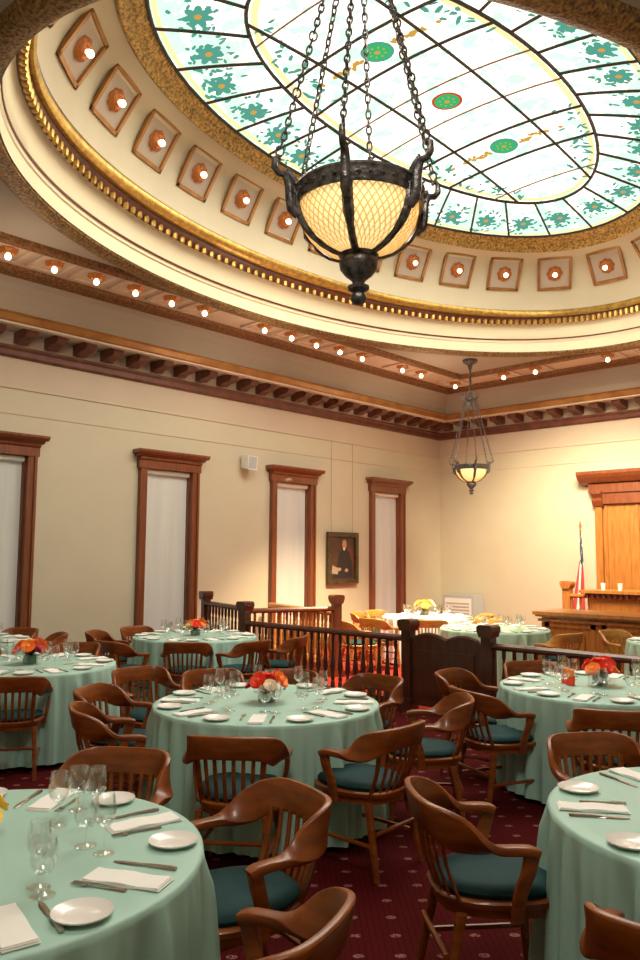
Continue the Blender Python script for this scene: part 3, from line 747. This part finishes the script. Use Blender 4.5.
def cloth_mesh(seed, R=TR):
    r_ = random.Random(seed); n = 360
    ph = [r_.uniform(0, 2*PI) for _ in range(5)]; fr = [26, 17, 38, 29, 10]; am = [.42, .18, .28, .12, .16]
    def fold(th): 
        s = sum(a*(1.0-2*abs(sin(.5*f*th*1.0+p+.5*sin(2*th+ph[0])))**.75) if f % 2 == 0 else a*sin(f*th+p+.5*sin(2*th+ph[0])) for a, f, p in zip(am, fr, ph)); return s
    lv = [(0, TZ), (.5*R, TZ), (.9*R, TZ), (R-.012, TZ-.0005), (R, TZ-.006)]
    vs = []; rows = []
    for r, z in lv[1:]: rows.append([(r*cos(2*PI*j/n), r*sin(2*PI*j/n), z) for j in range(n)])
    for t_ in (.03, .08, .15, .24, .35, .48, .62, .78, .9, 1.0):
        z = TZ-.006-t_*(TZ-.05); row = []
        for j in range(n):
            th = 2*PI*j/n; f = fold(th); e = min(1, t_*6)
            rad = R+.035*t_+e*f*(.028+.062*t_)+.016*e
            row.append((rad*cos(th), rad*sin(th), z+.012*f*t_))
        rows.append(row)
    mb = MB(); vs = [(0, 0, TZ)]+[p for row in rows for p in row]; fs = [(0, 1+j, 1+(j+1) % n) for j in range(n)]
    for i in range(len(rows)-1):
        for j in range(n): fs.append((1+i*n+j, 1+i*n+(j+1) % n, 1+(i+1)*n+(j+1) % n, 1+(i+1)*n+j))
    mb.add(vs, fs); me = mb.mesh('tablecloth', M['mint'], False)
    me.polygons.foreach_set('use_smooth', [True]*len(me.polygons)); return me
top_me = MB().lathe([(.001, .715), (TR-.02, .715), (TR-.012, .735), (TR-.02, .755), (.001, .757)], 48).mesh('tabletop', M['honey'], True)
leg_me = MB().tube([(.42, .42, .715), (.44, .44, 0)], .022, 8).mesh('leg', M['iron'], True)
for i, (k, (tx, ty, cm_, nm)) in enumerate(TAB.items()):
    t_ = thing('round_table', 'round dining table hidden under the cloth of the %s' % nm, 'table', (tx, ty, 0), 0, 'round dining tables')
    link('tabletop', top_me, t_)
    for q_ in range(4): link('leg', leg_me, t_, None, q_*PI/2)
    me = cloth_mesh(i+3); me.materials[0] = M[cm_]
    cl = link('tablecloth', me, None, (tx, ty, 0), 0)
    col = {'mint': 'mint green', 'whitecloth': 'white', 'palegreen': 'pale green'}[cm_]
    tag(cl, '%s floor-length tablecloth on the %s' % (col, nm), 'tablecloth', 'round tablecloths')

# tableware
plate_me = MB().lathe([(.001, .004), (.05, .004), (.055, .006), (.082, .016), (.085, .018), (.083, .013), (.055, .001), (.05, 0), (.001, 0)], 28).mesh('bread_plate', M['china'], True)
nk = MB(); n_ = 8
for k in range(3):
    z = .001+.003*k; s = 1-.03*k
    vs = []
    for i in range(n_+1):
        y = (-.135+.27*i/n_)*s; bz = .002*sin(i*1.3+k)
        vs += [(-.048*s, y, z+bz), (.048*s, y, z+bz+.001)]
    vs2 = [(x, y, z_+.003) for x, y, z_ in vs]
    nk.add(vs+vs2, [(2*i, 2*i+1, 2*i+3, 2*i+2) for i in range(n_)]+[(2*(n_+1)+2*i, 2*(n_+1)+2*i+2, 2*(n_+1)+2*i+3, 2*(n_+1)+2*i+1) for i in range(n_)]+[(2*i, 2*i+2, 2*(n_+1)+2*i+2, 2*(n_+1)+2*i) for i in range(n_)]+[(2*i+1, 2*(n_+1)+2*i+1, 2*(n_+1)+2*i+3, 2*i+3) for i in range(n_)]+[(0, 2*(n_+1), 2*(n_+1)+1, 1), (2*n_, 2*n_+1, 4*n_+3, 4*n_+2)])
napkin_me = nk.mesh('folded_napkin', M['napkin'])
kb = MB(); kb.loft([[(-w_, y, 0.001), (w_, y, .001), (w_*.7, y, h_), (-w_*.7, y, h_)] for y, w_, h_ in ((-.005, .0045, .008), (.02, .010, .005), (.08, .0105, .004), (.11, .004, .003))])
kh = MB(); kh.loft([[(-w_, y, 0.001), (w_, y, .001), (w_*.7, y, h_), (-w_*.7, y, h_)] for y, w_, h_ in ((-.115, .007, .009), (-.10, .0085, .010), (-.03, .006, .009), (-.004, .005, .008))])
blade_me, kh_me = kb.mesh('blade', M['steel']), kh.mesh('handle', M['steel'])
fh = MB(); fh.loft([[(-w_, y, 0.001), (w_, y, .001), (w_*.7, y, h_), (-w_*.7, y, h_)] for y, w_, h_ in ((-.095, .008, .006), (-.07, .007, .006), (.0, .003, .006), (.035, .004, .008))])
ft = MB(); ft.box(-.011, .011, .034, .052, .004, .008)
for k in range(4): ft.box(-.011+.0065*k, -.0085+.0065*k, .05, .088, .004, .007)
fh_me, ft_me = fh.mesh('handle', M['steel']), ft.mesh('tines', M['steel'])
bowl1 = MB().lathe([(.004, .085), (.02, .092), (.034, .112), (.038, .135), (.035, .165), (.031, .195), (.029, .195), (.033, .165), (.036, .135), (.032, .114), (.018, .095), (.004, .089)], 20).mesh('bowl', M['glass'], True)
stem1 = MB().lathe([(.036, 0), (.036, .003), (.012, .006), (.004, .012), (.0035, .05), (.004, .086)], 16).mesh('stem_foot', M['glass'], True)
bowl2 = MB().lathe([(.004, .06), (.024, .066), (.038, .088), (.042, .115), (.040, .15), (.037, .165), (.035, .165), (.038, .15), (.040, .115), (.036, .09), (.022, .069), (.004, .064)], 20).mesh('bowl', M['glass'], True)
stem2 = MB().lathe([(.038, 0), (.038, .003), (.014, .006), (.005, .012), (.004, .035), (.005, .061)], 16).mesh('stem_foot', M['glass'], True)
def mk(name, parts):
    root = thing(name, 'x', 'x')
    for nm, me in parts: link(nm, me, root)
    return root
proto_w = {}
def ware(kind, x, y, rz, label, group):
    if not in_frame((x, y, TZ), 25, 25): return
    loc = (x, y, TZ+.001)
    if kind == 'plate': tag(link('bread_plate', plate_me, None, loc, rz), label, 'plate', group)
    elif kind == 'napkin': tag(link('folded_napkin', napkin_me, None, loc, rz), label, 'napkin', group)
    else:
        spec = {'knife': ('table_knife', [('blade', blade_me), ('handle', kh_me)], 'knife'), 'fork': ('table_fork', [('handle', fh_me), ('tines', ft_me)], 'fork'),
                'wine': ('wine_glass', [('bowl', bowl1), ('stem_foot', stem1)], 'glass'), 'water': ('water_goblet', [('bowl', bowl2), ('stem_foot', stem2)], 'glass')}[kind]
        if kind not in proto_w: r_ = proto_w[kind] = mk(spec[0], spec[1])
        else: r_ = copy_tree(proto_w[kind])
        r_.location = loc; r_.rotation_euler.z = rz; tag(r_, label, spec[2], group)
SET = {'C': [-25+45*k for k in range(8)], 'FL': [3, 54, 104, 152, 200, 245, 290, 325], 'FR': [134, 192, 250, 305, 0, 45, 90], 'RM': [-144+45*k for k in range(8)],
       'LM': [-30+45*k for k in range(8)], 'BL': [-40+45*k for k in range(8)], 'LB': [-20+45*k for k in range(8)], 'W': [-20+45*k for k in range(8)], 'G': [-20+45*k for k in range(8)], 'G2': [-20+45*k for k in range(8)]}
used = {}
for k, angs in SET.items():
    tx, ty, _, nm = TAB[k]
    for a in angs:
        st_ = a+22; dw = dirword(st_)
        if (k, dw) in used: dw = {'far': 'outer far', 'near': 'outer near'}.get(dw, 'outer '+dw)
        used[(k, dw)] = 1
        j = rnd.uniform(-2, 2)
        def P(ang_, r): return tx+r*cos(math.radians(ang_)), ty+r*sin(math.radians(ang_))
        rz = math.radians(st_+j)+PI/2
        ph_ = 'at the %s setting of the %s' % (dw, nm); gg = ' on the '+nm
        ware('plate', *P(a, .665), 0, 'white bread plate '+ph_, 'bread plates'+gg)
        ware('napkin', *P(st_, .60), rz, 'folded white napkin '+ph_, 'napkins'+gg)
        ware('knife', *P(st_+10+j, .60), rz, 'silver table knife '+ph_, 'knives'+gg)
        ware('fork', *P(st_-9+j, .55), rz, 'silver table fork '+ph_, 'forks'+gg)
        if k == 'FL':
            continue
        ware('wine', *P(st_+15+j, .40), 0, 'tall clear wine glass '+ph_, 'wine glasses'+gg)
        ware('water', *P(st_+2-j, .36), 0, 'round clear water goblet '+ph_, 'water goblets'+gg)
tx, ty, _, nm = TAB['FL']
for (a, r, kd, dw) in ((6, .40, 'wine', 'near right'), (47, .44, 'wine', 'middle right'), (58, .37, 'water', 'right'), (99, .35, 'wine', 'far right'), (109, .52, 'water', 'rear'), (3, .46, 'water', 'nearest'), (165, .42, 'wine', 'far left'), (176, .52, 'water', 'left'), (92, .48, 'wine', 'far')):
    ware(kd, tx+r*cos(math.radians(a)), ty+r*sin(math.radians(a)), 0, ('tall clear wine glass' if kd == 'wine' else 'round clear water goblet')+' in the %s part of the %s' % (dw, nm), ('wine glasses' if kd == 'wine' else 'water goblets')+' on the '+nm)

# flower centrepieces
def bloom_mesh(mt, seed, R=.055):
    r_ = random.Random(seed); mb = MB()
    for ring, (n, tilt, L, w_) in enumerate(((4, 80, .55, .5), (6, 62, .75, .62), (8, 44, .95, .75), (9, 24, 1.0, .85))):
        for i in range(n):
            a = 2*PI*i/n+ring*.5+r_.uniform(-.15, .15); el = math.radians(tilt+r_.uniform(-6, 6)); vs = []
            for u in range(4):
                for v in range(-1, 2):
                    s = u/3; rr_ = R*L*(s*cos(el*(1-.35*s))+.06); z = R*(.25+L*s*sin(el*(1-.25*s))-(.25*v*v*0)); wv = w_*R*sin(PI*(.15+.7*s))*v
                    z += .12*R*v*v*(1 if tilt < 50 else .3)
                    vs.append((rr_*cos(a)-wv*sin(a), rr_*sin(a)+wv*cos(a), z))
            mb.add(vs, [(u*3+v, u*3+v+1, (u+1)*3+v+1, (u+1)*3+v) for u in range(3) for v in range(2)])
    mb.lathe([(.001, .1*R), (.4*R, .3*R), (.45*R, .6*R), (.25*R, .9*R), (.001, R)], 8)
    return mb.mesh('bloom', mt, True)
BL = {c_: bloom_mesh(M['fl_'+c_], i) for i, c_ in enumerate(('red', 'orange', 'yellow', 'pale', 'burg'))}
vase_me = MB().prism([(-.045, -.045), (.045, -.045), (.05, .05), (-.045, .045)], 2, 0, .085).mesh('vase', M['glass'])
vl = MB()
r_ = random.Random(5)
for i in range(34):
    a = r_.uniform(0, 2*PI); el = r_.uniform(-.1, 1.0); L = r_.uniform(.07, .11); w_ = .02
    d = Vector((cos(a)*cos(el), sin(a)*cos(el), sin(el))); s = Vector((-sin(a), cos(a), 0)); b0 = Vector((0, 0, .075))
    vl.add([b0, b0+d*L*.5+s*w_, b0+d*L, b0+d*L*.5-s*w_], [(0, 1, 2, 3)])
vl.box(-.04, .04, -.04, .04, .004, .078)
leaf_me = vl.mesh('leaves', M['leaf'])
def flowers(k, cols, label, dx=0, dy=0, S=1.0, offs=None):
    tx, ty, _, nm = TAB[k]
    root = thing('flower_centerpiece', label, 'flowers', (tx+dx, ty+dy, TZ+.001), 0, None); root.scale = (S, S, S)
    link('vase', vase_me, root); link('leaves', leaf_me, root)
    r_ = random.Random(hash(k) % 7+len(cols))
    r_ = random.Random(len(cols)*3+len(k))
    for i, c_ in enumerate(cols):
        if i == 0: p = (0, 0, .145); el = 0
        else:
            a = 2*PI*i/(len(cols)-1)+.4; el = .75+.2*(i % 2); p = (.075*cos(a), .075*sin(a), .105+.03*(i % 2))
        f = link('bloom', BL[c_], root, p); 
        if i: f.rotation_euler = (0, el, a)
        s = 1.0+.15*r_.uniform(-1, 1); f.scale = (s, s, s)
    return root
flowers('C', ['red', 'red', 'red', 'orange', 'burg', 'red', 'pale', 'orange'], 'low glass vase of red and orange blooms on the central mint table')
flowers('FL', ['orange', 'yellow', 'orange', 'yellow', 'yellow', 'red', 'yellow'], 'yellow and orange blooms on the front left mint table at picture edge', -.125, .06, .8)
flowers('RM', ['red', 'red', 'orange', 'red', 'orange', 'red', 'orange'], 'low glass vase of red blooms on the table before the dark rail', -.03, .06, 1.05)
flowers('LM', ['orange', 'orange', 'burg', 'orange', 'red', 'orange', 'burg'], 'low glass vase of orange and burgundy blooms on the left mint table', 0, 0, 1.1)
flowers('BL', ['orange', 'orange', 'red', 'orange', 'yellow', 'red', 'orange'], 'low glass vase of bright orange blooms in front of the second window')
flowers('W', ['yellow', 'yellow', 'pale', 'yellow', 'yellow', 'pale'], 'yellow blooms on the bright white table beyond the gate', -.2, .2, 1.3)
# red candles beside the right-hand flowers
for i, (dx, dy) in enumerate(((-.27, -.14), (-.20, -.20))):
    can = thing('votive_candle', 'red glass votive candle %s the red flowers before the dark rail' % ('left of' if i == 0 else 'just beside'), 'candle', (-2.69+dx, 6.03+dy+.1, TZ+.001), 0, 'votive candles')
    link('holder', MB().lathe([(.001, .002), (.032, .002), (.036, .07), (.034, .07), (.030, .006), (.001, .006)], 16).mesh('holder', M['fl_red'], True), can)
    link('wax', MB().lathe([(.001, .006), (.028, .006), (.03, .115), (.02, .125), (.001, .125)], 14).mesh('wax', M['fl_orange'], True), can)

# chairs round the tables: (table, back x, back y, facing angle or None, label)
def tch(k, ang_, r, words, turn=0):
    tx, ty, _, nm = TAB[k]; a = math.radians(ang_); x, y = tx+r*cos(a), ty+r*sin(a)
    place_chair(x, y, a+PI+math.radians(turn), words, 'captains chairs around the '+nm)
W_ = 'brown captain\'s chair '
tch('C', -52, 1.24, W_+'seen from behind at the near side of the central mint table')
tch('C', -4, 1.26, W_+'with teal cushion, seen sideways right of the central mint table', 6)
tch('C', 43, 1.38, W_+'at right of the central table, behind the large sideways chair', -4)
tch('C', 91, 1.30, W_+'at far right of the central mint table, before the gate')
tch('C', 128, 1.22, W_+'at the far side of the central mint table, dark behind flowers')
tch('C', 158, 1.36, W_+'with shiny curved back at far left of the central mint table')
tch('C', 176, 1.80, W_+'pulled out behind the two overlapping chairs left of the central table')
tch('C', -150, 1.36, W_+'rear one of two overlapping chairs left of the central mint table')
tch('C', -116, 1.26, W_+'front one of two overlapping chairs left of the central mint table')
tch('FL', 74, 1.27, W_+'with teal cushion, armed side view, at right of the front left table', 4)
tch('FL', 19, 1.29, W_+'cropped by the bottom edge, right of the front left table')
tch('FL', 124, 1.30, W_+'with slatted back and shine at far side of the front left table')
tch('FR', -145.5, 1.29, W_+'large lit one with teal seat, left of the front right table', 15)
tch('FR', -84, 1.28, W_+'cropped by the bottom right corner at the front right table')
tch('FR', 144, 1.28, W_+'with shiny back rail at far left of the front right table')
tch('RM', -163, 1.25, W_+'with lit curved rail at left of the table before the dark rail', -8)
tch('RM', -116, 1.22, W_+'seen from rear side at near left of the right-hand table', 4)
tch('RM', -62, 1.22, W_+'seen from behind at near side of the table before the dark rail')
tch('RM', 147, 1.20, W_+'squeezed between the dark rail and the right-hand mint table')
tch('LM', -34, 1.08, W_+'seen from behind at the near side of the left mint table')
tch('LM', 132, 1.42, W_+'low behind the orange flowers at far side of left mint table')
tch('LM', 176, 1.5, W_+'behind the left mint table beside the first window frame')
tch('BL', -43, 1.18, W_+'with slatted back at the near side of the table by second window')
tch('BL', -4, 1.30, W_+'facing left at near right of the table by the second window', 10)
tch('BL', 26, 1.42, W_+'beside the railing at right of the table by the second window')
tch('BL', -84, 1.38, W_+'with shiny round back at near left of table by second window')
tch('BL', -140, 1.34, W_+'at left of the table by the second window against bare wall')
tch('BL', -174, 1.22, W_+'at far left of the table by the second window, below window')
tch('LB', 70, 1.15, W_+'right of the mint table at the far left edge, by window frame')
tch('LB', 118, 1.18, W_+'at the far left picture edge below the first window')
# honey-lit chairs beyond the rail
tch('W', 205, 1.30, W_+'lit golden, leftmost one at the white table beyond the gate')
tch('W', 178, 1.25, W_+'lit golden, second from left at the white table beyond gate')
tch('W', -52, 1.30, W_+'lit golden, seen from behind before the white table beyond gate')
tch('W', -92, 1.50, W_+'lit golden with round back at near left of white table')
tch('W', 50, 1.10, W_+'lit golden, on far right side of the white table')
tch('W', 10, 1.25, W_+'lit golden, right of the white table beside pale green one')
tch('G', 128, 1.25, W_+'lit golden, behind the pale green table beyond the gate')
place_chair(-8.05, 8.95, math.radians(60), W_+'lit golden behind the left railing posts', 'chairs in the front of the courtroom')
place_chair(-4.62, 9.60, math.radians(168), W_+'in front of the clerk desk facing left to the green table', 'chairs in the front of the courtroom')
place_chair(-4.52, 10.45, math.radians(-18), W_+'in front of the clerk desk facing right to the green table', 'chairs in the front of the courtroom')

# chairs beyond the rail: same oak, warm flood light painted into its colour
lit_chair_oak = mat('floodlit chair oak', (.50, .24, .05), .4, var=(.38, .16, .03), scale=7, stretch=(1, 1, 4), coat=.2)
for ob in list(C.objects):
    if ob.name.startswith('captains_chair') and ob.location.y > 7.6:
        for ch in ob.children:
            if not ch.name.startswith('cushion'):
                ch.material_slots[0].link = 'OBJECT'; ch.material_slots[0].material = lit_chair_oak
# ------------------------------------------------------------------ courtroom bar: railings and gate
YR = 7.36
def baluster(h):
    k = h/.70
    return MB().lathe([(.001, 0), (.027, 0), (.027, .08*k), (.018, .09*k), (.028, .12*k), (.017, .15*k), (.034, .27*k), (.028, .36*k), (.016, .52*k), (.019, .55*k), (.012, .58*k), (.021, .62*k), (.021, .70*k), (.001, .70*k)], 10)
bal = baluster(.70).mesh('baluster', M['dwood'], True); balh = baluster(.70).mesh('baluster', M['honey'], True)
def post_mesh(h, w_, mt):
    p = MB(); p.box(-w_, w_, -w_, w_, 0, h-.10); p.box(-w_-.02, w_+.02, -w_-.02, w_+.02, 0, .16)
    p.prism([(-w_-.005, h-.13), (w_+.005, h-.13), (w_+.035, h-.06), (w_+.035, h-.02), (w_+.01, h), (-w_-.01, h), (-w_-.035, h-.02), (-w_-.035, h-.06)], 1, -w_-.03, w_+.03)
    return p.mesh('newel_post', mt)
def railing(name, label, A, B, h, mt, bm, posts=(), spacing=.105, ph=1.02, pw=.06):
    A = Vector((*A, 0)); B = Vector((*B, 0)); L = (B-A).length; rz = math.atan2(B.y-A.y, B.x-A.x)
    root = thing(name, label, 'railing', A, rz)
    r = MB(); r.loft([[(x, -.055, h-.02), (x, -.06, h-.045), (x, -.03, h-.07), (x, .03, h-.07), (x, .06, h-.045), (x, .055, h-.02), (x, .03, h), (x, -.03, h)] for x in (0, L)]); link('handrail', r.mesh('handrail', mt), root)
    link('bottom_rail', MB().box(0, L, -.04, .04, .08, .14).box(0, L, -.03, .03, 0, .08).mesh('bottom_rail', mt), root)
    nb = int(L/spacing); s = (h-.07-.14)/.70
    for i in range(nb):
        b_ = link('baluster', bm, root, (L*(i+.5)/nb, 0, .14)); b_.scale = (1, 1, s)
    for (p, hh) in posts: link('newel_post', post_mesh(hh, pw, mt), root, (p*L, 0, 0))
    return root
GL, GRt = -5.56, -4.50        # gate opening
railing('wooden_railing', 'dark turned-baluster railing left of the gate with red carpet behind', (-8.42, YR), (GL, YR), .865, M['dwood'], bal, [(0, 1.13), (1, 1.05)], .12)
railing('wooden_railing', 'dark turned-baluster railing right of the gate behind the red flowers', (GRt, YR), (.6, YR), .865, M['dwood'], bal, [(0, 1.05)], .12)
railing('wooden_railing', 'short dark railing near the second window wall beside the newel', (-10.05, 7.95), (-8.42, 7.42), 1.05, M['dwood'], bal, [(0, 1.20)], .13)
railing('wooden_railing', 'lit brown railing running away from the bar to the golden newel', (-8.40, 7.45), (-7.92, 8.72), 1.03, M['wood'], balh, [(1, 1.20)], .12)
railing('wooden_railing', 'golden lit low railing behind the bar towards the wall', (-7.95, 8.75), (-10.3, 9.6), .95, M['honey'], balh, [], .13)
gt = thing('courtroom_gate', 'solid dark wooden gate with scalloped top between two capped posts', 'gate', (GL, YR, 0))
W0 = GRt-GL; gm = MB(); n = 40; top = []
for i in range(n+1):
    x = .07+(W0-.14)*i/n; f = i/n
    z = .835+.055*abs(sin(2*PI*f))**1.1-.02*(1 if f < .04 or f > .96 else 0)
    top.append((x, z))
gm.prism([(.07, .10)]+[(W0-.07, .10)]+top[::-1], 1, -.025, .025)
link('gate_panel', gm.mesh('gate_panel', M['dwood']), gt)
link('raised_field', MB().box(.16, W0-.16, -.038, .038, .22, .72).mesh('raised_field', M['dwood']), gt)
link('cap_moulding', MB().tube([(x, 0, z+.005) for x, z in top], .024, 6).mesh('cap_moulding', M['dwood'], True), gt)
# ------------------------------------------------------------------ desks, bench, back panel
dk = thing('clerk_desk', 'honey oak clerk desk with panelled front before the judge bench', 'desk', (-5.97, 11.2, 0))
DL = 6.4
link('desktop', MB().box(-.06, DL, -.06, .85, .90, .95).box(-.03, DL, -.03, .82, .87, .90).mesh('desktop', M['honey']), dk)
link('carcass', MB().box(.04, DL, .05, .75, 0, .87).mesh('carcass', M['honey']), dk)
for i in range(7):
    x = .10+i*.9
    p = MB(); p.box(x, x+.8, .03, .06, .12, .18); p.box(x, x+.8, .03, .06, .72, .80); p.box(x, x+.07, .03, .06, .12, .8); p.box(x+.73, x+.8, .03, .06, .12, .8); p.box(x+.16, x+.64, .02, .06, .28, .62)
    link('front_panel', p.mesh('front_panel', M['honey']), dk)
link('ledge', MB().box(0, DL, .0, .06, .80, .84).mesh('ledge', M['honey']), dk)
jb = thing('judge_bench', 'raised honey oak judge bench with dentil moulding under its top', 'bench', (-6.10, 13.15, 0))
link('bench_top', MB().box(-.08, 6.2, -.08, .7, 1.17, 1.22).mesh('bench_top', M['honey']), jb)
link('body', MB().box(.05, 6.2, .05, .65, 0, 1.10).mesh('body', M['honey']), jb)
dm = MB().box(.0, 6.2, .0, .65, 1.09, 1.17)
for i in range(60): dm.box(.02+i*.10, .07+i*.10, -.04, .01, 1.09, 1.15)
link('dentil_moulding', dm.mesh('dentil_moulding', M['wood']), jb)
pb = MB()
for i in range(6): x = .15+i*1.0; pb.box(x, x+.85, .03, .06, .78, 1.02); 
link('frieze_panel', pb.mesh('frieze_panel', M['honey']), jb)
railing('wooden_railing', 'short golden balustrade with square newel left of the judge bench', (-6.52, 13.35), (-6.05, 13.35), 1.14, M['honey'], balh, [(0, 1.36)], .13, pw=.07)
# panelled niche behind the bench
dr = tag(bpy.data.objects.new('door_1', None), 'tall honey oak panelled doorway behind the judge bench', 'door', None, 'structure'); C.objects.link(dr); dr.location = (-6.72, YF, 0)
pn = MB(); pn.box(.14, 3.3, -.05, 0, 0, 2.95)
link('backboard', pn.mesh('backboard', M['honey']), dr)
for i in range(5):
    x = .17+.62*i
    q = MB(); q.box(x, x+.055, -.075, -.05, 0, 2.95); q.box(x+.17, x+.50, -.065, -.05, .3, 2.7); link('panel', q.mesh('panel', M['honey']), dr)
link('pilaster', MB().box(0, .14, -.12, 0, 0, 2.80).mesh('pilaster', M['honey']), dr)
link('pilaster', MB().box(3.2, 3.34, -.12, 0, 0, 2.80).mesh('pilaster', M['honey']), dr)
cr = MB(); cr.prism([(-.12, 2.78), (-.16, 2.80), (-.22, 2.90), (-.16, 2.96), (-.24, 3.04), (-.24, 3.10), (0, 3.10), (0, 2.78)], 0, -.02, .18)
link('carved_capital', cr.mesh('carved_capital', M['wood']), dr)
hd = MB(); hd.prism([(0, 3.06), (-.18, 3.06), (-.18, 3.235), (0, 3.235)], 0, -.10, 3.5)
hd.prism([(0, 3.22), (-.24, 3.26), (-.34, 3.36), (-.38, 3.42), (-.38, 3.48), (0, 3.48)], 0, -.26, 3.6)
link('crown_moulding', hd.mesh('crown_moulding', M['wood']), dr)
link('frieze_board', MB().box(.14, 3.2, -.14, 0, 2.84, 3.08).mesh('frieze_board', M['wood']), dr)
# glasses on the bench
for i, x in enumerate((-5.86, -5.56)):
    j_ = thing('water_glass', 'small clear tumbler on the judge bench, %s of the two' % ('left' if i == 0 else 'right'), 'glass', (x, 13.35, 1.221), 0, 'tumblers on the judge bench')
    link('tumbler', MB().lathe([(.001, 0), (.035, 0), (.042, .12), (.038, .12), (.031, .01), (.001, .01)], 16).mesh('tumbler', M['white'], True), j_)
# flag
fl = thing('american_flag', 'furled striped flag on a dark pole beside the honey oak doorway', 'flag', (-6.72, 14.35, 0))
link('pole', MB().tube([(0, 0, .04), (0, 0, 2.30)], .014, 8).mesh('pole', M['iron'], True), fl)
link('spear_tip', MB().lathe([(.001, 2.28), (.025, 2.30), (.015, 2.33), (.03, 2.38), (.001, 2.50)], 8).mesh('spear_tip', M['goldwood'], True), fl)
link('base', MB().lathe([(.17, 0), (.17, .03), (.06, .06), (.03, .1)], 20).mesh('base', M['goldwood'], True), fl)
def furl(z0, z1, r0, r1, mats_, nm, stripe, n=28, dx=.02):
    mb = MB(); rows = []; K = 10
    for i in range(K+1):
        t_ = i/K; z = z0+(z1-z0)*t_; r = r0+(r1-r0)*t_
        rows.append([(dx*t_+(r*(1+.28*sin(5*th+2*t_)))*cos(th)*.8, (r*(1+.28*sin(5*th+2*t_)))*sin(th), z+.03*sin(2*th)) for th in [2*PI*j/n for j in range(n)]])
    for i in range(K):
        for j in range(n):
            mb.mi = stripe(j, i); mb.add([rows[i][j], rows[i][(j+1) % n], rows[i+1][(j+1) % n], rows[i+1][j]], [(0, 1, 2, 3)])
    return link(nm, mb.mesh(nm, mats_, True), fl)
furl(2.22, 1.66, .016, .034, [mat('flag navy', (.02, .03, .09), .7), M['white']], 'flag_canton', lambda j, i: 1 if (j*7+i*3) % 11 == 0 else 0)
furl(1.68, .78, .034, .12, [mat('flag red', (.42, .03, .03), .7), M['white']], 'flag_stripes', lambda j, i: (j//4) % 2, dx=-.06)

# ------------------------------------------------------------------ lights
def area(name, loc, target, size, energy, col, size_y=None, shape='RECTANGLE'):
    ld = bpy.data.lights.new(name, 'AREA'); ld.shape = shape; ld.size = size; ld.size_y = size_y or size; ld.energy = energy; ld.color = col
    ob = bpy.data.objects.new(name, ld); C.objects.link(ob); ob.location = loc
    d = Vector(target)-Vector(loc); ob.rotation_euler = d.to_track_quat('-Z', 'Y').to_euler(); return ob
area('skylight_daylight', (EX, EY, 6.85), (EX, EY, 0), 3.8, 400, (1.0, .94, .82), 7.4, 'ELLIPSE')
def point(name, loc, e, col, r=.3):
    ld = bpy.data.lights.new(name, 'POINT'); ld.energy = e; ld.color = col; ld.shadow_soft_size = r
    ob = bpy.data.objects.new(name, ld); C.objects.link(ob); ob.location = loc; return ob
# warm floodlights over the front of the courtroom
def spot(name, loc, target, e, col, deg, blend=.8, r=.15):
    ld = bpy.data.lights.new(name, 'SPOT'); ld.energy = e; ld.color = col; ld.spot_size = math.radians(deg); ld.spot_blend = blend; ld.shadow_soft_size = r
    ob = bpy.data.objects.new(name, ld); C.objects.link(ob); ob.location = loc
    d = Vector(target)-Vector(loc); ob.rotation_euler = d.to_track_quat('-Z', 'Y').to_euler(); return ob
spot('flood_wall', (-5.2, 11.4, 4.9), (-7.0, 15.1, 1.0), 2600, (1, .84, .56), 85, r=.9)
spot('flood_table', (-7.2, 10.2, 5.0), (-8.2, 10.4, .7), 4000, (1, .80, .48), 75)
# uplight glow of the cornice and coffer bulbs
for y in (4, 8, 12): point('cove_glow', (-8.6, y, 4.6), 22, (1, .80, .58))
point('cove_glow', (-5, 13.0, 4.6), 22, (1, .80, .58))
for a in range(0, 360, 45):
    point('dome_glow', (EX+1.9*cos(math.radians(a)), EY+3.9*sin(math.radians(a)), 6.0), 10, (1, .86, .62), .2)
# added camera-side fill, no fitting there, to brighten the near tables
area('rear_fill_light', (-1.0, 1.0, 5.2), (-4.5, 5.5, 0), 1.2, 110, (1, .94, .82))
wd = bpy.data.worlds.new('world'); bpy.context.scene.world = wd; wd.use_nodes = True
wd.node_tree.nodes['Background'].inputs[0].default_value = (.8, .85, .9, 1); wd.node_tree.nodes['Background'].inputs[1].default_value = .3
sc = bpy.context.scene
sc.view_settings.view_transform = 'Standard'; sc.view_settings.look = 'None'; sc.view_settings.exposure = 0
sc.cycles.max_bounces = 8; sc.cycles.transparent_max_bounces = 16; sc.cycles.use_denoising = True
sc.cycles.sample_clamp_indirect = 5
